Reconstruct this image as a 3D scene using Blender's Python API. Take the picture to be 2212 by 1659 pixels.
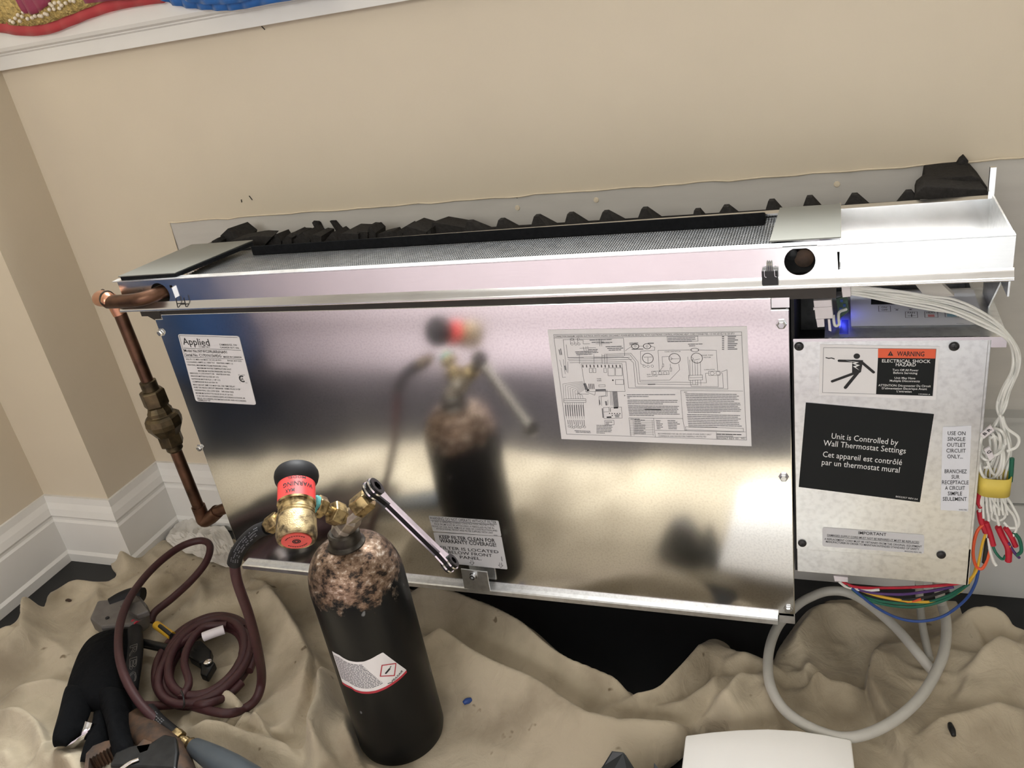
import bpy, bmesh, math, random
import numpy as np
from mathutils import Vector, Matrix

for o in list(bpy.data.objects): bpy.data.objects.remove(o, do_unlink=True)
scene = bpy.context.scene
COL = scene.collection
random.seed(7); RNG = np.random.RandomState(11)

# ------------------------------------------------------------------ camera
FPX = 1831.3; CXP, CYP = 1106.0, 829.5
CAM = np.array([0.80078, -0.77643, 0.69566])
RV = np.array([0.4709, 0.3604, -0.0791])
def _rod(r):
    t = np.linalg.norm(r); k = r/t
    K = np.array([[0,-k[2],k[1]],[k[2],0,-k[0]],[-k[1],k[0],0]])
    return np.eye(3)+math.sin(t)*K+(1-math.cos(t))*K@K
ROT = _rod(RV) @ np.array([[1,0,0],[0,0,-1],[0,1,0]], float)
cd = bpy.data.cameras.new('camera'); cam = bpy.data.objects.new('camera', cd); COL.objects.link(cam)
cd.sensor_width = 36.0; cd.sensor_fit = 'HORIZONTAL'; cd.lens = FPX/2212*36.0
cd.clip_start = 0.01; cd.clip_end = 50
M = Matrix.Identity(4)
for i in range(3):
    M[i][0] = ROT[0][i]; M[i][1] = -ROT[1][i]; M[i][2] = -ROT[2][i]; M[i][3] = CAM[i]
cam.matrix_world = M
scene.camera = cam
scene.view_settings.view_transform = 'Standard'; scene.view_settings.look = 'None'
scene.view_settings.gamma = 1.0; scene.view_settings.use_curve_mapping = False
scene.view_settings.exposure = -0.12

# ------------------------------------------------------------------ world and lights
W = bpy.data.worlds.new('world'); scene.world = W; W.use_nodes = True
W.node_tree.nodes['Background'].inputs[0].default_value = (0.80, 0.90, 1.0, 1)
W.node_tree.nodes['Background'].inputs[1].default_value = 1.0
def area(name, loc, target, sx, sy, power, color):
    l = bpy.data.lights.new(name, 'AREA'); l.shape = 'RECTANGLE'; l.size = sx; l.size_y = sy
    l.energy = power; l.color = color
    o = bpy.data.objects.new(name, l); COL.objects.link(o)
    o.location = loc
    o.rotation_euler = (Vector(target)-Vector(loc)).to_track_quat('-Z', 'Y').to_euler()
    return o
area('window_daylight', (0.30, 0.80, 1.70), (0.30, -0.9, 0.30), 2.4, 1.7, 170, (0.96, 0.98, 1.0))
sun = bpy.data.lights.new('hazy_sun', 'SUN'); sun.energy = 13.0; sun.angle = math.radians(24); sun.color = (0.98, 1.0, 0.99)
so_ = bpy.data.objects.new('hazy_sun', sun); COL.objects.link(so_); so_.location = (0.4, 3, 4)
so_.rotation_euler = Vector((0.06, -1.0, -1.55)).to_track_quat('-Z', 'Y').to_euler()
area('far_fill_light', (0.45, -2.84, 1.30), (0.6, 0.0, 0.35), 1.9, 1.2, 44, (1.0, 0.99, 0.97))  # front fill added to brighten keypad and control box, taken as an unseen window
area('overhead_fill', (0.9, -1.0, 2.22), (0.9, -1.0, 0), 0.9, 0.9, 3, (1.0, 0.97, 0.93))  # weak overhead fill added for the room, no fixture seen

# ------------------------------------------------------------------ pixel -> place helpers
def ray(u, v):
    d = ROT.T @ np.array([(u-CXP)/FPX, (v-CYP)/FPX, 1.0]); return d/np.linalg.norm(d)
def PY(u, v, y): d = ray(u, v); return CAM+d*(y-CAM[1])/d[1]
def PZ(u, v, z): d = ray(u, v); return CAM+d*(z-CAM[2])/d[2]
def PROJ(P):
    q = ROT @ (np.asarray(P, float)-CAM); return np.array([CXP+FPX*q[0]/q[2], CYP+FPX*q[1]/q[2]])
ZF = -0.11          # floor
YW = 0.22           # back wall
XR = -0.342         # return wall at the left
YR = 0.10           # face beside the return
XL = -0.489         # left wall

# ------------------------------------------------------------------ materials
def lin(c): return tuple(((x/12.92) if x <= 0.04045 else ((x+0.055)/1.055)**2.4) for x in c)
def S(r, g, b): return lin((r/255, g/255, b/255))
def mat(name, col, rough=0.6, metal=0.0, var=None, bump=None, col2=None, spec=None, roughvar=None, coat=0, sheen=0):
    m = bpy.data.materials.new(name); m.use_nodes = True
    nt = m.node_tree; b = nt.nodes['Principled BSDF']
    b.inputs['Base Color'].default_value = (*col, 1); b.inputs['Roughness'].default_value = rough
    b.inputs['Metallic'].default_value = metal
    if spec is not None: b.inputs['Specular IOR Level'].default_value = spec
    if coat: b.inputs['Coat Weight'].default_value = coat
    if sheen: b.inputs['Sheen Weight'].default_value = sheen
    tc = nt.nodes.new('ShaderNodeTexCoord')
    def noise(scale, detail=4.0, stretch=None):
        n = nt.nodes.new('ShaderNodeTexNoise'); n.inputs['Scale'].default_value = scale; n.inputs['Detail'].default_value = detail
        if stretch:
            mp = nt.nodes.new('ShaderNodeMapping'); mp.inputs['Scale'].default_value = stretch
            nt.links.new(tc.outputs['Object'], mp.inputs[0]); nt.links.new(mp.outputs[0], n.inputs['Vector'])
        else: nt.links.new(tc.outputs['Object'], n.inputs['Vector'])
        return n
    if var:
        n = noise(var[0], 5.0, var[4] if len(var) > 4 else None)
        r = nt.nodes.new('ShaderNodeValToRGB')
        r.color_ramp.elements[0].position = var[1]; r.color_ramp.elements[1].position = var[2]
        c2 = col2 if col2 else tuple(x*var[3] for x in col)
        r.color_ramp.elements[0].color = (*c2, 1); r.color_ramp.elements[1].color = (*col, 1)
        nt.links.new(n.outputs['Fac'], r.inputs[0]); nt.links.new(r.outputs[0], b.inputs['Base Color'])
    if roughvar:
        n = noise(roughvar[0], 4.0); mr = nt.nodes.new('ShaderNodeMapRange')
        mr.inputs['From Min'].default_value = 0.3; mr.inputs['From Max'].default_value = 0.7
        mr.inputs['To Min'].default_value = roughvar[1]; mr.inputs['To Max'].default_value = roughvar[2]
        nt.links.new(n.outputs['Fac'], mr.inputs['Value']); nt.links.new(mr.outputs[0], b.inputs['Roughness'])
    if bump:
        n = noise(bump[0], 3.0, bump[3] if len(bump) > 3 else None)
        bp = nt.nodes.new('ShaderNodeBump'); bp.inputs['Strength'].default_value = bump[1]; bp.inputs['Distance'].default_value = bump[2]
        nt.links.new(n.outputs['Fac'], bp.inputs['Height']); nt.links.new(bp.outputs[0], b.inputs['Normal'])
    return m

m_wall = mat('beige_wall_paint', S(212,200,178), 0.62, var=(9,0.3,0.75,0.96), bump=(260,0.12,0.001))
m_wall_far = mat('room_wall_paint', S(220,214,202), 0.8, var=(3,0.3,0.7,0.97))
m_primer = mat('bare_primer', S(196,192,184), 0.8, var=(14,0.35,0.65,0.94,(1,1,6)), bump=(60,0.15,0.001))
m_tornpaint = mat('torn_paint_edge', S(226,212,186), 0.7, var=(40,0.3,0.7,0.8))
m_ceiling = mat('ceiling_white', S(235,233,228), 0.9, var=(5,0.3,0.7,0.98))
m_trim = mat('white_trim_paint', S(226,224,218), 0.42, var=(7,0.35,0.7,0.95), bump=(30,0.05,0.001))
m_trimgrey = mat('grey_white_trim', S(190,190,186), 0.6, var=(12,0.3,0.7,0.92))
m_floor = mat('dark_stained_floor', S(17,18,20), 0.45, var=(5,0.3,0.7,0.7,(1,8,1)), bump=(40,0.1,0.001))
m_panel = mat('galvanised_steel_polished', (0.90,0.90,0.895), 0.12, 1.0, var=(420,0.28,0.55,0.85), roughvar=(9,0.11,0.15), bump=(5,0.05,0.004))
m_galv = mat('galvanised_steel', (0.88,0.90,0.91), 0.36, 1.0, var=(160,0.30,0.55,0.86), roughvar=(20,0.32,0.44), bump=(140,0.05,0.0008))
m_fascia = mat('bright_steel', (0.84,0.84,0.84), 0.20, 1.0, var=(60,0.3,0.7,0.96,(1,1,20)), roughvar=(14,0.16,0.25), bump=(7,0.05,0.002))
m_lid = mat('dull_zinc_sheet', S(124,124,117), 0.5, 0.35, var=(18,0.3,0.7,0.93))
m_darkmetal = mat('shadowed_dark_steel', S(70,66,62), 0.5, 0.6, var=(30,0.3,0.7,0.8))
m_black = mat('black_interior', S(14,14,15), 0.8, var=(40,0.3,0.7,0.7))
m_fin = mat('aluminium_fin', S(178,180,182), 0.35, 0.8, var=(60,0.3,0.7,0.75))
m_foam = mat('charcoal_foam', S(58,56,54), 1.0, var=(220,0.3,0.7,0.7), bump=(700,0.6,0.002), spec=0.1)
m_foamblk = mat('black_foam', S(30,31,33), 1.0, var=(220,0.3,0.7,0.7), bump=(700,0.5,0.001), spec=0.1)
m_copper = mat('aged_copper', S(128,94,74), 0.38, 0.85, var=(30,0.34,0.70,0.45), col2=S(70,52,42), roughvar=(30,0.25,0.5))
m_copperbright = mat('bright_copper', S(214,158,128), 0.32, 0.9, var=(60,0.3,0.7,0.8))
m_bronze = mat('old_bronze', S(112,98,72), 0.42, 0.8, var=(60,0.3,0.68,0.5), col2=S(62,54,42), bump=(120,0.2,0.001))
m_brass = mat('brass', S(182,160,116), 0.3, 0.9, var=(110,0.38,0.58,0.5), col2=S(88,74,50), roughvar=(60,0.2,0.45))
m_brassknurl = mat('knurled_brass', S(190,170,130), 0.42, 0.8, var=(90,0.40,0.58,0.5), col2=S(84,72,56), bump=(900,0.5,0.0006))
m_verdigris = mat('verdigris', S(96,168,164), 0.8, var=(200,0.3,0.7,0.7))
m_nickel = mat('worn_nickel', S(176,166,150), 0.4, 0.85, var=(90,0.3,0.65,0.5), bump=(160,0.2,0.001))
m_gunmetal = mat('dark_steel_ring', S(82,78,72), 0.38, 0.85, var=(90,0.3,0.65,0.5))
m_chrome = mat('chrome', (0.78,0.78,0.79), 0.10, 1.0, var=(40,0.3,0.7,0.92))
m_chromedark = mat('dark_wrench_groove', S(34,33,33), 0.3, 0.7, var=(90,0.3,0.7,0.7))
m_screw = mat('zinc_bolt', (0.70,0.71,0.72), 0.25, 1.0, var=(300,0.3,0.7,0.8))
m_blkplastic = mat('black_plastic', S(26,26,27), 0.35, var=(60,0.3,0.7,0.8))
m_blkmatte = mat('black_rubber', S(19,19,21), 0.6, spec=0.3, var=(60,0.3,0.7,0.85))
m_red = mat('red_label', S(222,62,60), 0.4, var=(60,0.3,0.62,0.8))
m_reddisc = mat('red_disc', S(222,86,80), 0.5, var=(60,0.3,0.62,0.85))
m_hose = mat('maroon_rubber', S(64,30,33), 0.55, var=(120,0.3,0.7,0.75), bump=(900,0.15,0.0005))
m_torch = mat('slate_handle', S(66,74,80), 0.35, var=(40,0.3,0.7,0.85))
m_paper = mat('white_paper', S(250,249,245), 0.9, var=(12,0.3,0.7,0.97))
m_sticker = mat('white_sticker', S(222,220,220), 0.5, var=(30,0.3,0.7,0.97))
m_stickerg = mat('grey_sticker', S(196,196,198), 0.45, var=(30,0.3,0.7,0.97))
m_clear = mat('clear_sticker', S(214,216,222), 0.4, var=(30,0.3,0.7,0.98))
m_stickblk = mat('black_sticker', S(19,22,23), 0.6, spec=0.25, var=(60,0.3,0.7,0.92))
m_ink = mat('black_ink', S(30,30,32), 0.7, var=(60,0.3,0.7,0.9))
m_inkgrey = mat('grey_ink', S(104,104,108), 0.8, var=(60,0.3,0.7,0.9))
m_inkwhite = mat('white_ink', S(226,226,224), 0.7, var=(60,0.3,0.7,0.96))
m_orange = mat('orange_print', S(222,92,56), 0.5, var=(60,0.3,0.7,0.95))
m_inkred = mat('red_print', S(178,46,62), 0.5, var=(60,0.3,0.7,0.85))
m_pink = mat('pink_print', S(226,150,150), 0.5, var=(60,0.3,0.7,0.95))
m_ltblue = mat('light_blue_print', S(150,196,214), 0.5, var=(60,0.3,0.7,0.95))
m_membrane = mat('membrane_panel', S(240,242,246), 0.25, var=(30,0.3,0.7,0.98))
m_wirewhite = mat('white_wire', S(220,220,214), 0.5, var=(90,0.3,0.7,0.92))
m_cord = mat('grey_white_cord', S(192,190,182), 0.5, var=(60,0.3,0.7,0.92))
m_connector = mat('white_connector', S(216,210,212), 0.45, var=(60,0.3,0.7,0.92))
m_tape = mat('yellow_tape', S(214,190,84), 0.6, var=(60,0.3,0.7,0.9))
m_wred = mat('red_wire', S(206,44,50), 0.5, var=(90,0.3,0.7,0.85))
m_wcrim = mat('crimson_sleeve', S(186,30,52), 0.5, var=(90,0.3,0.7,0.8))
m_wgreen = mat('green_wire', S(24,98,76), 0.5, var=(90,0.3,0.7,0.85))
m_wblue = mat('blue_wire', S(42,74,140), 0.5, var=(90,0.3,0.7,0.85))
m_wyel = mat('yellow_wire', S(216,170,50), 0.5, var=(90,0.3,0.7,0.85))
m_wpurp = mat('purple_wire', S(80,50,110), 0.5, var=(90,0.3,0.7,0.85))
m_wblk = mat('black_wire', S(30,30,30), 0.5, var=(90,0.3,0.7,0.85))
m_wora = mat('orange_wire', S(220,90,50), 0.5, var=(90,0.3,0.7,0.85))
m_pcb = mat('green_board', S(56,84,66), 0.5, var=(200,0.3,0.7,0.5))
m_glove = mat('black_knit', S(15,16,18), 0.95, var=(300,0.3,0.7,0.8), bump=(48,0.7,0.006), spec=0.1)
m_greytool = mat('grey_cast_metal', S(112,108,104), 0.55, 0.3, var=(60,0.3,0.7,0.7))
m_rust = mat('rusty_iron', S(92,70,54), 0.7, 0.4, var=(70,0.3,0.65,0.5), col2=S(52,46,42), bump=(160,0.4,0.001))
m_blackiron = mat('black_iron', S(44,45,46), 0.4, 0.6, var=(80,0.3,0.7,0.6), bump=(90,0.2,0.001))
m_plastic = mat('white_plastic_film', S(214,210,202), 0.3, var=(30,0.3,0.7,0.93))
m_bluecloth = mat('blue_satin', S(44,110,186), 0.5, var=(20,0.3,0.7,0.8), sheen=0.2)
m_redcloth = mat('red_satin', S(190,60,66), 0.5, var=(20,0.3,0.7,0.8), sheen=0.2)
m_purplecloth = mat('plum_satin', S(150,50,80), 0.5, var=(20,0.3,0.7,0.8), sheen=0.2)
m_gold = mat('gold_embroidery', S(206,180,112), 0.4, 0.4, var=(160,0.3,0.65,0.45), bump=(320,0.9,0.004))
m_debris = mat('dark_slate_plastic', S(34,39,42), 0.4, var=(40,0.3,0.7,0.8))
m_pearl = mat('pearl_bead', S(226,214,192), 0.3, var=(60,0.3,0.7,0.93))
m_bed = mat('pale_pink_sheet', S(192,175,180), 0.9, var=(3,0.3,0.7,0.95))
m_duvet = mat('white_duvet', S(232,233,234), 0.9, var=(6,0.3,0.7,0.96), bump=(9,0.3,0.02))
m_blanket = mat('navy_blanket', S(40,84,138), 0.9, var=(6,0.3,0.7,0.8), bump=(9,0.3,0.02))

def cloth_material():
    m = mat('canvas_drop_cloth', S(192,180,156), 0.95, sheen=0.1)
    nt = m.node_tree; b = nt.nodes['Principled BSDF']; tc = nt.nodes.new('ShaderNodeTexCoord')
    n = nt.nodes.new('ShaderNodeTexNoise'); n.inputs['Scale'].default_value = 11; n.inputs['Detail'].default_value = 6
    r = nt.nodes.new('ShaderNodeValToRGB')
    r.color_ramp.elements[0].position = 0.30; r.color_ramp.elements[0].color = (*S(146,134,113), 1)
    r.color_ramp.elements[1].position = 0.58; r.color_ramp.elements[1].color = (*S(188,176,153), 1)
    n2 = nt.nodes.new('ShaderNodeTexNoise'); n2.inputs['Scale'].default_value = 46; n2.inputs['Detail'].default_value = 2
    r2 = nt.nodes.new('ShaderNodeValToRGB')
    r2.color_ramp.elements[0].position = 0.715; r2.color_ramp.elements[0].color = (1,1,1,1)
    r2.color_ramp.elements[1].position = 0.76; r2.color_ramp.elements[1].color = (0.42,0.38,0.33,1)
    mx = nt.nodes.new('ShaderNodeMix'); mx.data_type = 'RGBA'; mx.blend_type = 'MULTIPLY'; mx.inputs[0].default_value = 1
    for q in (n, n2): nt.links.new(tc.outputs['Object'], q.inputs['Vector'])
    nt.links.new(n.outputs['Fac'], r.inputs[0]); nt.links.new(n2.outputs['Fac'], r2.inputs[0])
    nt.links.new(r.outputs[0], mx.inputs[6]); nt.links.new(r2.outputs[0], mx.inputs[7]); nt.links.new(mx.outputs[2], b.inputs['Base Color'])
    w = nt.nodes.new('ShaderNodeTexNoise'); w.inputs['Scale'].default_value = 420; w.inputs['Detail'].default_value = 2
    nt.links.new(tc.outputs['Object'], w.inputs['Vector'])
    bp = nt.nodes.new('ShaderNodeBump'); bp.inputs['Strength'].default_value = 0.25; bp.inputs['Distance'].default_value = 0.001
    nt.links.new(w.outputs['Fac'], bp.inputs['Height'])
    w2 = nt.nodes.new('ShaderNodeTexNoise'); w2.inputs['Scale'].default_value = 30; w2.inputs['Detail'].default_value = 5; w2.inputs['Distortion'].default_value = 1.2
    nt.links.new(tc.outputs['Object'], w2.inputs['Vector'])
    bp2 = nt.nodes.new('ShaderNodeBump'); bp2.inputs['Strength'].default_value = 0.55; bp2.inputs['Distance'].default_value = 0.006
    nt.links.new(w2.outputs['Fac'], bp2.inputs['Height']); nt.links.new(bp.outputs[0], bp2.inputs['Normal']); nt.links.new(bp2.outputs[0], b.inputs['Normal'])
    return m
m_cloth = cloth_material()

def cylinder_material():
    # black paint, burnt off and rusted bare near the shoulder (wear that belongs to the bottle)
    m = mat('worn_black_cylinder', S(13,14,15), 0.36, spec=0.25)
    nt = m.node_tree; b = nt.nodes['Principled BSDF']; tc = nt.nodes.new('ShaderNodeTexCoord')
    sep = nt.nodes.new('ShaderNodeSeparateXYZ'); nt.links.new(tc.outputs['Object'], sep.inputs[0])
    n = nt.nodes.new('ShaderNodeTexNoise'); n.inputs['Scale'].default_value = 60; n.inputs['Detail'].default_value = 8; n.inputs['Roughness'].default_value = 0.7
    nt.links.new(tc.outputs['Object'], n.inputs['Vector'])
    a = nt.nodes.new('ShaderNodeMath'); a.operation = 'MULTIPLY_ADD'; a.inputs[1].default_value = 0.10
    nt.links.new(n.outputs['Fac'], a.inputs[0]); nt.links.new(sep.outputs['Z'], a.inputs[2])
    mr = nt.nodes.new('ShaderNodeMapRange'); mr.inputs['From Min'].default_value = 0.290; mr.inputs['From Max'].default_value = 0.302
    nt.links.new(a.outputs[0], mr.inputs['Value'])
    n2 = nt.nodes.new('ShaderNodeTexNoise'); n2.inputs['Scale'].default_value = 90; n2.inputs['Detail'].default_value = 7; n2.inputs['Roughness'].default_value = 0.7
    mp = nt.nodes.new('ShaderNodeMapping'); mp.inputs['Scale'].default_value = (1,1,1.6); nt.links.new(tc.outputs['Object'], mp.inputs[0]); nt.links.new(mp.outputs[0], n2.inputs['Vector'])
    rp = nt.nodes.new('ShaderNodeValToRGB'); e = rp.color_ramp.elements
    e[0].position = 0.30; e[0].color = (*S(40,38,38), 1); e[1].position = 0.68; e[1].color = (*S(222,210,196), 1)
    for p, c in ((0.40, S(56,48,43)), (0.48, S(120,98,81)), (0.57, S(150,128,110))):
        q = e.new(p); q.color = (*c, 1)
    nt.links.new(n2.outputs['Fac'], rp.inputs[0])
    # small chips
    n3 = nt.nodes.new('ShaderNodeTexNoise'); n3.inputs['Scale'].default_value = 75; n3.inputs['Detail'].default_value = 1
    mp3 = nt.nodes.new('ShaderNodeMapping'); mp3.inputs['Scale'].default_value = (1,1,0.55); nt.links.new(tc.outputs['Object'], mp3.inputs[0]); nt.links.new(mp3.outputs[0], n3.inputs['Vector'])
    r3 = nt.nodes.new('ShaderNodeValToRGB'); r3.color_ramp.elements[0].position = 0.765; r3.color_ramp.elements[0].color = (*S(13,14,15), 1)
    r3.color_ramp.elements[1].position = 0.785; r3.color_ramp.elements[1].color = (*S(110,112,112), 1)
    nt.links.new(n3.outputs['Fac'], r3.inputs[0])
    mx = nt.nodes.new('ShaderNodeMix'); mx.data_type = 'RGBA'; nt.links.new(mr.outputs[0], mx.inputs[0])
    nt.links.new(r3.outputs[0], mx.inputs[6]); nt.links.new(rp.outputs[0], mx.inputs[7]); nt.links.new(mx.outputs[2], b.inputs['Base Color'])
    mm = nt.nodes.new('ShaderNodeMath'); mm.operation = 'MULTIPLY'; mm.inputs[1].default_value = 0.75
    nt.links.new(mr.outputs[0], mm.inputs[0]); nt.links.new(mm.outputs[0], b.inputs['Metallic'])
    bp = nt.nodes.new('ShaderNodeBump'); bp.inputs['Strength'].default_value = 0.5; bp.inputs['Distance'].default_value = 0.002
    mh = nt.nodes.new('ShaderNodeMath'); mh.operation = 'MULTIPLY'
    nt.links.new(n2.outputs['Fac'], mh.inputs[0]); nt.links.new(mr.outputs[0], mh.inputs[1])
    nt.links.new(mh.outputs[0], bp.inputs['Height']); nt.links.new(bp.outputs[0], b.inputs['Normal'])
    return m
m_cyl = cylinder_material()

# ------------------------------------------------------------------ object helpers
def tag(o, label=None, cat=None, group=None, kind=None):
    if label: o['label'] = label
    if cat: o['category'] = cat
    if group: o['group'] = group
    if kind: o['kind'] = kind
    return o
def thing(name, loc, label, cat, group=None):
    o = bpy.data.objects.new(name, None); COL.objects.link(o); o.empty_display_size = 0.02
    o.location = loc
    return tag(o, label, cat, group)
def mk(name, verts, faces, m, parent=None, smooth=False, bevel=0, origin=None):
    V = np.asarray(verts, float)
    pl = np.zeros(3)
    if parent is not None:
        q = parent
        while q is not None: pl = pl+np.array(q.location); q = q.parent
    if origin is None: origin = pl if parent is not None else (V[:, :].min(0)+V.max(0))/2*np.array([1,1,0])+np.array([0,0,V[:,2].min()])
    origin = np.asarray(origin, float)
    me = bpy.data.meshes.new(name); me.from_pydata((V-origin).tolist(), [], [tuple(int(i) for i in f) for f in faces])
    me.validate(); me.materials.append(m)
    if smooth: me.polygons.foreach_set('use_smooth', [True]*len(me.polygons))
    me.update()
    o = bpy.data.objects.new(name, me); COL.objects.link(o)
    if parent is not None: o.parent = parent
    o.location = origin-pl
    if bevel:
        bv = o.modifiers.new('bevel', 'BEVEL'); bv.width = bevel; bv.segments = 2; bv.limit_method = 'ANGLE'; bv.angle_limit = math.radians(40)
    return o
class Geo:
    def __init__(s): s.v = []; s.f = []
    def add(s, v, f):
        k = len(s.v); s.v += [tuple(map(float, q)) for q in v]; s.f += [tuple(int(i)+k for i in q) for q in f]; return s
    def box(s, x0, x1, y0, y1, z0, z1):
        return s.add([(x0,y0,z0),(x1,y0,z0),(x1,y1,z0),(x0,y1,z0),(x0,y0,z1),(x1,y0,z1),(x1,y1,z1),(x0,y1,z1)],
              [(0,3,2,1),(4,5,6,7),(0,1,5,4),(1,2,6,5),(2,3,7,6),(3,0,4,7)])
    def hexa(s, P):   # 8 points, bottom 4 then top 4
        return s.add(P, [(0,3,2,1),(4,5,6,7),(0,1,5,4),(1,2,6,5),(2,3,7,6),(3,0,4,7)])
    def extrude(s, P, d):   # polygon P (list of 3d), extruded by vector d
        P = [np.asarray(p, float) for p in P]; n = len(P); d = np.asarray(d, float)
        return s.add(P+[p+d for p in P], [tuple(range(n))[::-1], tuple(range(n, 2*n))]+[(i, (i+1) % n, (i+1) % n+n, i+n) for i in range(n)])
    def mk(s, name, m, parent=None, **k): return mk(name, s.v, s.f, m, parent, **k)
def frame_of(axis):
    a = np.asarray(axis, float); a = a/np.linalg.norm(a)
    h = np.array([0,0,1.0]) if abs(a[2]) < 0.9 else np.array([1.0,0,0])
    u = np.cross(h, a); u /= np.linalg.norm(u); return u, np.cross(a, u), a
def lathe_geo(prof, org, axis, n=28, g=None, phase=0.0):
    g = g or Geo(); u, v, a = frame_of(axis); org = np.asarray(org, float)
    V = []; F = []
    for r, h in prof:
        for i in range(n):
            t = 2*math.pi*i/n+phase; V.append(org+a*h+r*(math.cos(t)*u+math.sin(t)*v))
    m = len(prof)
    for j in range(m-1):
        for i in range(n):
            F.append((j*n+i, j*n+(i+1) % n, (j+1)*n+(i+1) % n, (j+1)*n+i))
    F.append(tuple(range(n))[::-1]); F.append(tuple(range((m-1)*n, m*n)))
    return g.add(V, F)
def lathe(name, prof, org, axis, m, parent=None, n=28, smooth=True, bevel=0, phase=0.0):
    o = lathe_geo(prof, org, axis, n, None, phase).mk(name, m, parent, smooth=False, bevel=bevel)
    if smooth: autosmooth(o)
    return o
def autosmooth(o, deg=35):
    me = o.data
    me.polygons.foreach_set('use_smooth', [True]*len(me.polygons))
    bm = bmesh.new(); bm.from_mesh(me)
    for e in bm.edges:
        if len(e.link_faces) == 2 and e.calc_face_angle(0) > math.radians(deg): e.smooth = False
    bm.to_mesh(me); bm.free()
def catmull(P, per=8):
    P = [np.asarray(p, float) for p in P]; out = []
    Q = [2*P[0]-P[1]]+P+[2*P[-1]-P[-2]]
    for i in range(1, len(Q)-2):
        a, b, c, d = Q[i-1], Q[i], Q[i+1], Q[i+2]
        for k in range(per):
            t = k/per
            out.append(0.5*((2*b)+(c-a)*t+(2*a-5*b+4*c-d)*t*t+(3*b-a-3*c+d)*t**3))
    out.append(P[-1]); return out
def tube_geo(P, r, g=None, n=8, per=8, smooth=True):
    g = g or Geo(); Q = catmull(P, per) if smooth and len(P) > 2 else [np.asarray(p, float) for p in P]
    L = len(Q); rs = r if callable(r) else (lambda t: r)
    T = [Q[min(i+1, L-1)]-Q[max(i-1, 0)] for i in range(L)]; T = [t/(np.linalg.norm(t)+1e-12) for t in T]
    u = frame_of(T[0])[0]; V = []; F = []
    for i in range(L):
        u = u-T[i]*np.dot(u, T[i]); u /= np.linalg.norm(u)+1e-12; w = np.cross(T[i], u); rr = rs(i/(L-1))
        for k in range(n):
            a = 2*math.pi*k/n; V.append(Q[i]+rr*(math.cos(a)*u+math.sin(a)*w))
    for i in range(L-1):
        for k in range(n): F.append((i*n+k, i*n+(k+1) % n, (i+1)*n+(k+1) % n, (i+1)*n+k))
    F.append(tuple(range(n))[::-1]); F.append(tuple(range((L-1)*n, L*n)))
    return g.add(V, F)
def tube(name, P, r, m, parent=None, n=10, per=8, smooth=True):
    o = tube_geo(P, r, None, n, per, smooth).mk(name, m, parent); autosmooth(o, 50); return o
def plate_holes(outer, holes, to3, thick_vec, per=1):
    # flat plate with real holes: 2D filled curve converted to mesh
    cu = bpy.data.curves.new('tmp', 'CURVE'); cu.dimensions = '2D'; cu.fill_mode = 'BOTH'
    for ring in [outer]+holes:
        sp = cu.splines.new('POLY'); sp.points.add(len(ring)-1); sp.use_cyclic_u = True
        for i, (a, b) in enumerate(ring): sp.points[i].co = (a, b, 0, 1)
    cu.extrude = 0.5
    o = bpy.data.objects.new('tmp', cu); COL.objects.link(o); bpy.context.view_layer.update()
    me = bpy.data.meshes.new_from_object(o.evaluated_get(bpy.context.evaluated_depsgraph_get()))
    V = [np.asarray(to3(v.co.x, v.co.y))+np.asarray(thick_vec)*(v.co.z+0.5) for v in me.vertices]
    F = [tuple(p.vertices) for p in me.polygons]
    bpy.data.objects.remove(o); bpy.data.curves.remove(cu); bpy.data.meshes.remove(me)
    return V, F
def circ(cx, cy, r, n=28, top=None):
    out = []
    for i in range(n):
        a = 2*math.pi*i/n; x, y = cx+r*math.cos(a), cy+r*math.sin(a)
        if top is not None: y = min(y, top)
        out.append((x, y))
    return out

# ------------------------------------------------------------------ lettering
_tc = {}
def text_tris(s, bold=0.0, shear=0.0):
    k = (s, bold, shear)
    if k in _tc: return _tc[k]
    cu = bpy.data.curves.new('t', 'FONT'); cu.body = s; cu.size = 1; cu.resolution_u = 2; cu.offset = bold; cu.shear = shear
    o = bpy.data.objects.new('t', cu); COL.objects.link(o); bpy.context.view_layer.update()
    me = bpy.data.meshes.new_from_object(o.evaluated_get(bpy.context.evaluated_depsgraph_get()))
    V = np.array([(v.co.x, v.co.y) for v in me.vertices]) if len(me.vertices) else np.zeros((0, 2))
    F = [tuple(p.vertices) for p in me.polygons]
    bpy.data.objects.remove(o); bpy.data.curves.remove(cu); bpy.data.meshes.remove(me)
    _tc[k] = (V, F); return V, F
_hv, _ = text_tris('H'); CAPH = _hv[:, 1].max()

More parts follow.
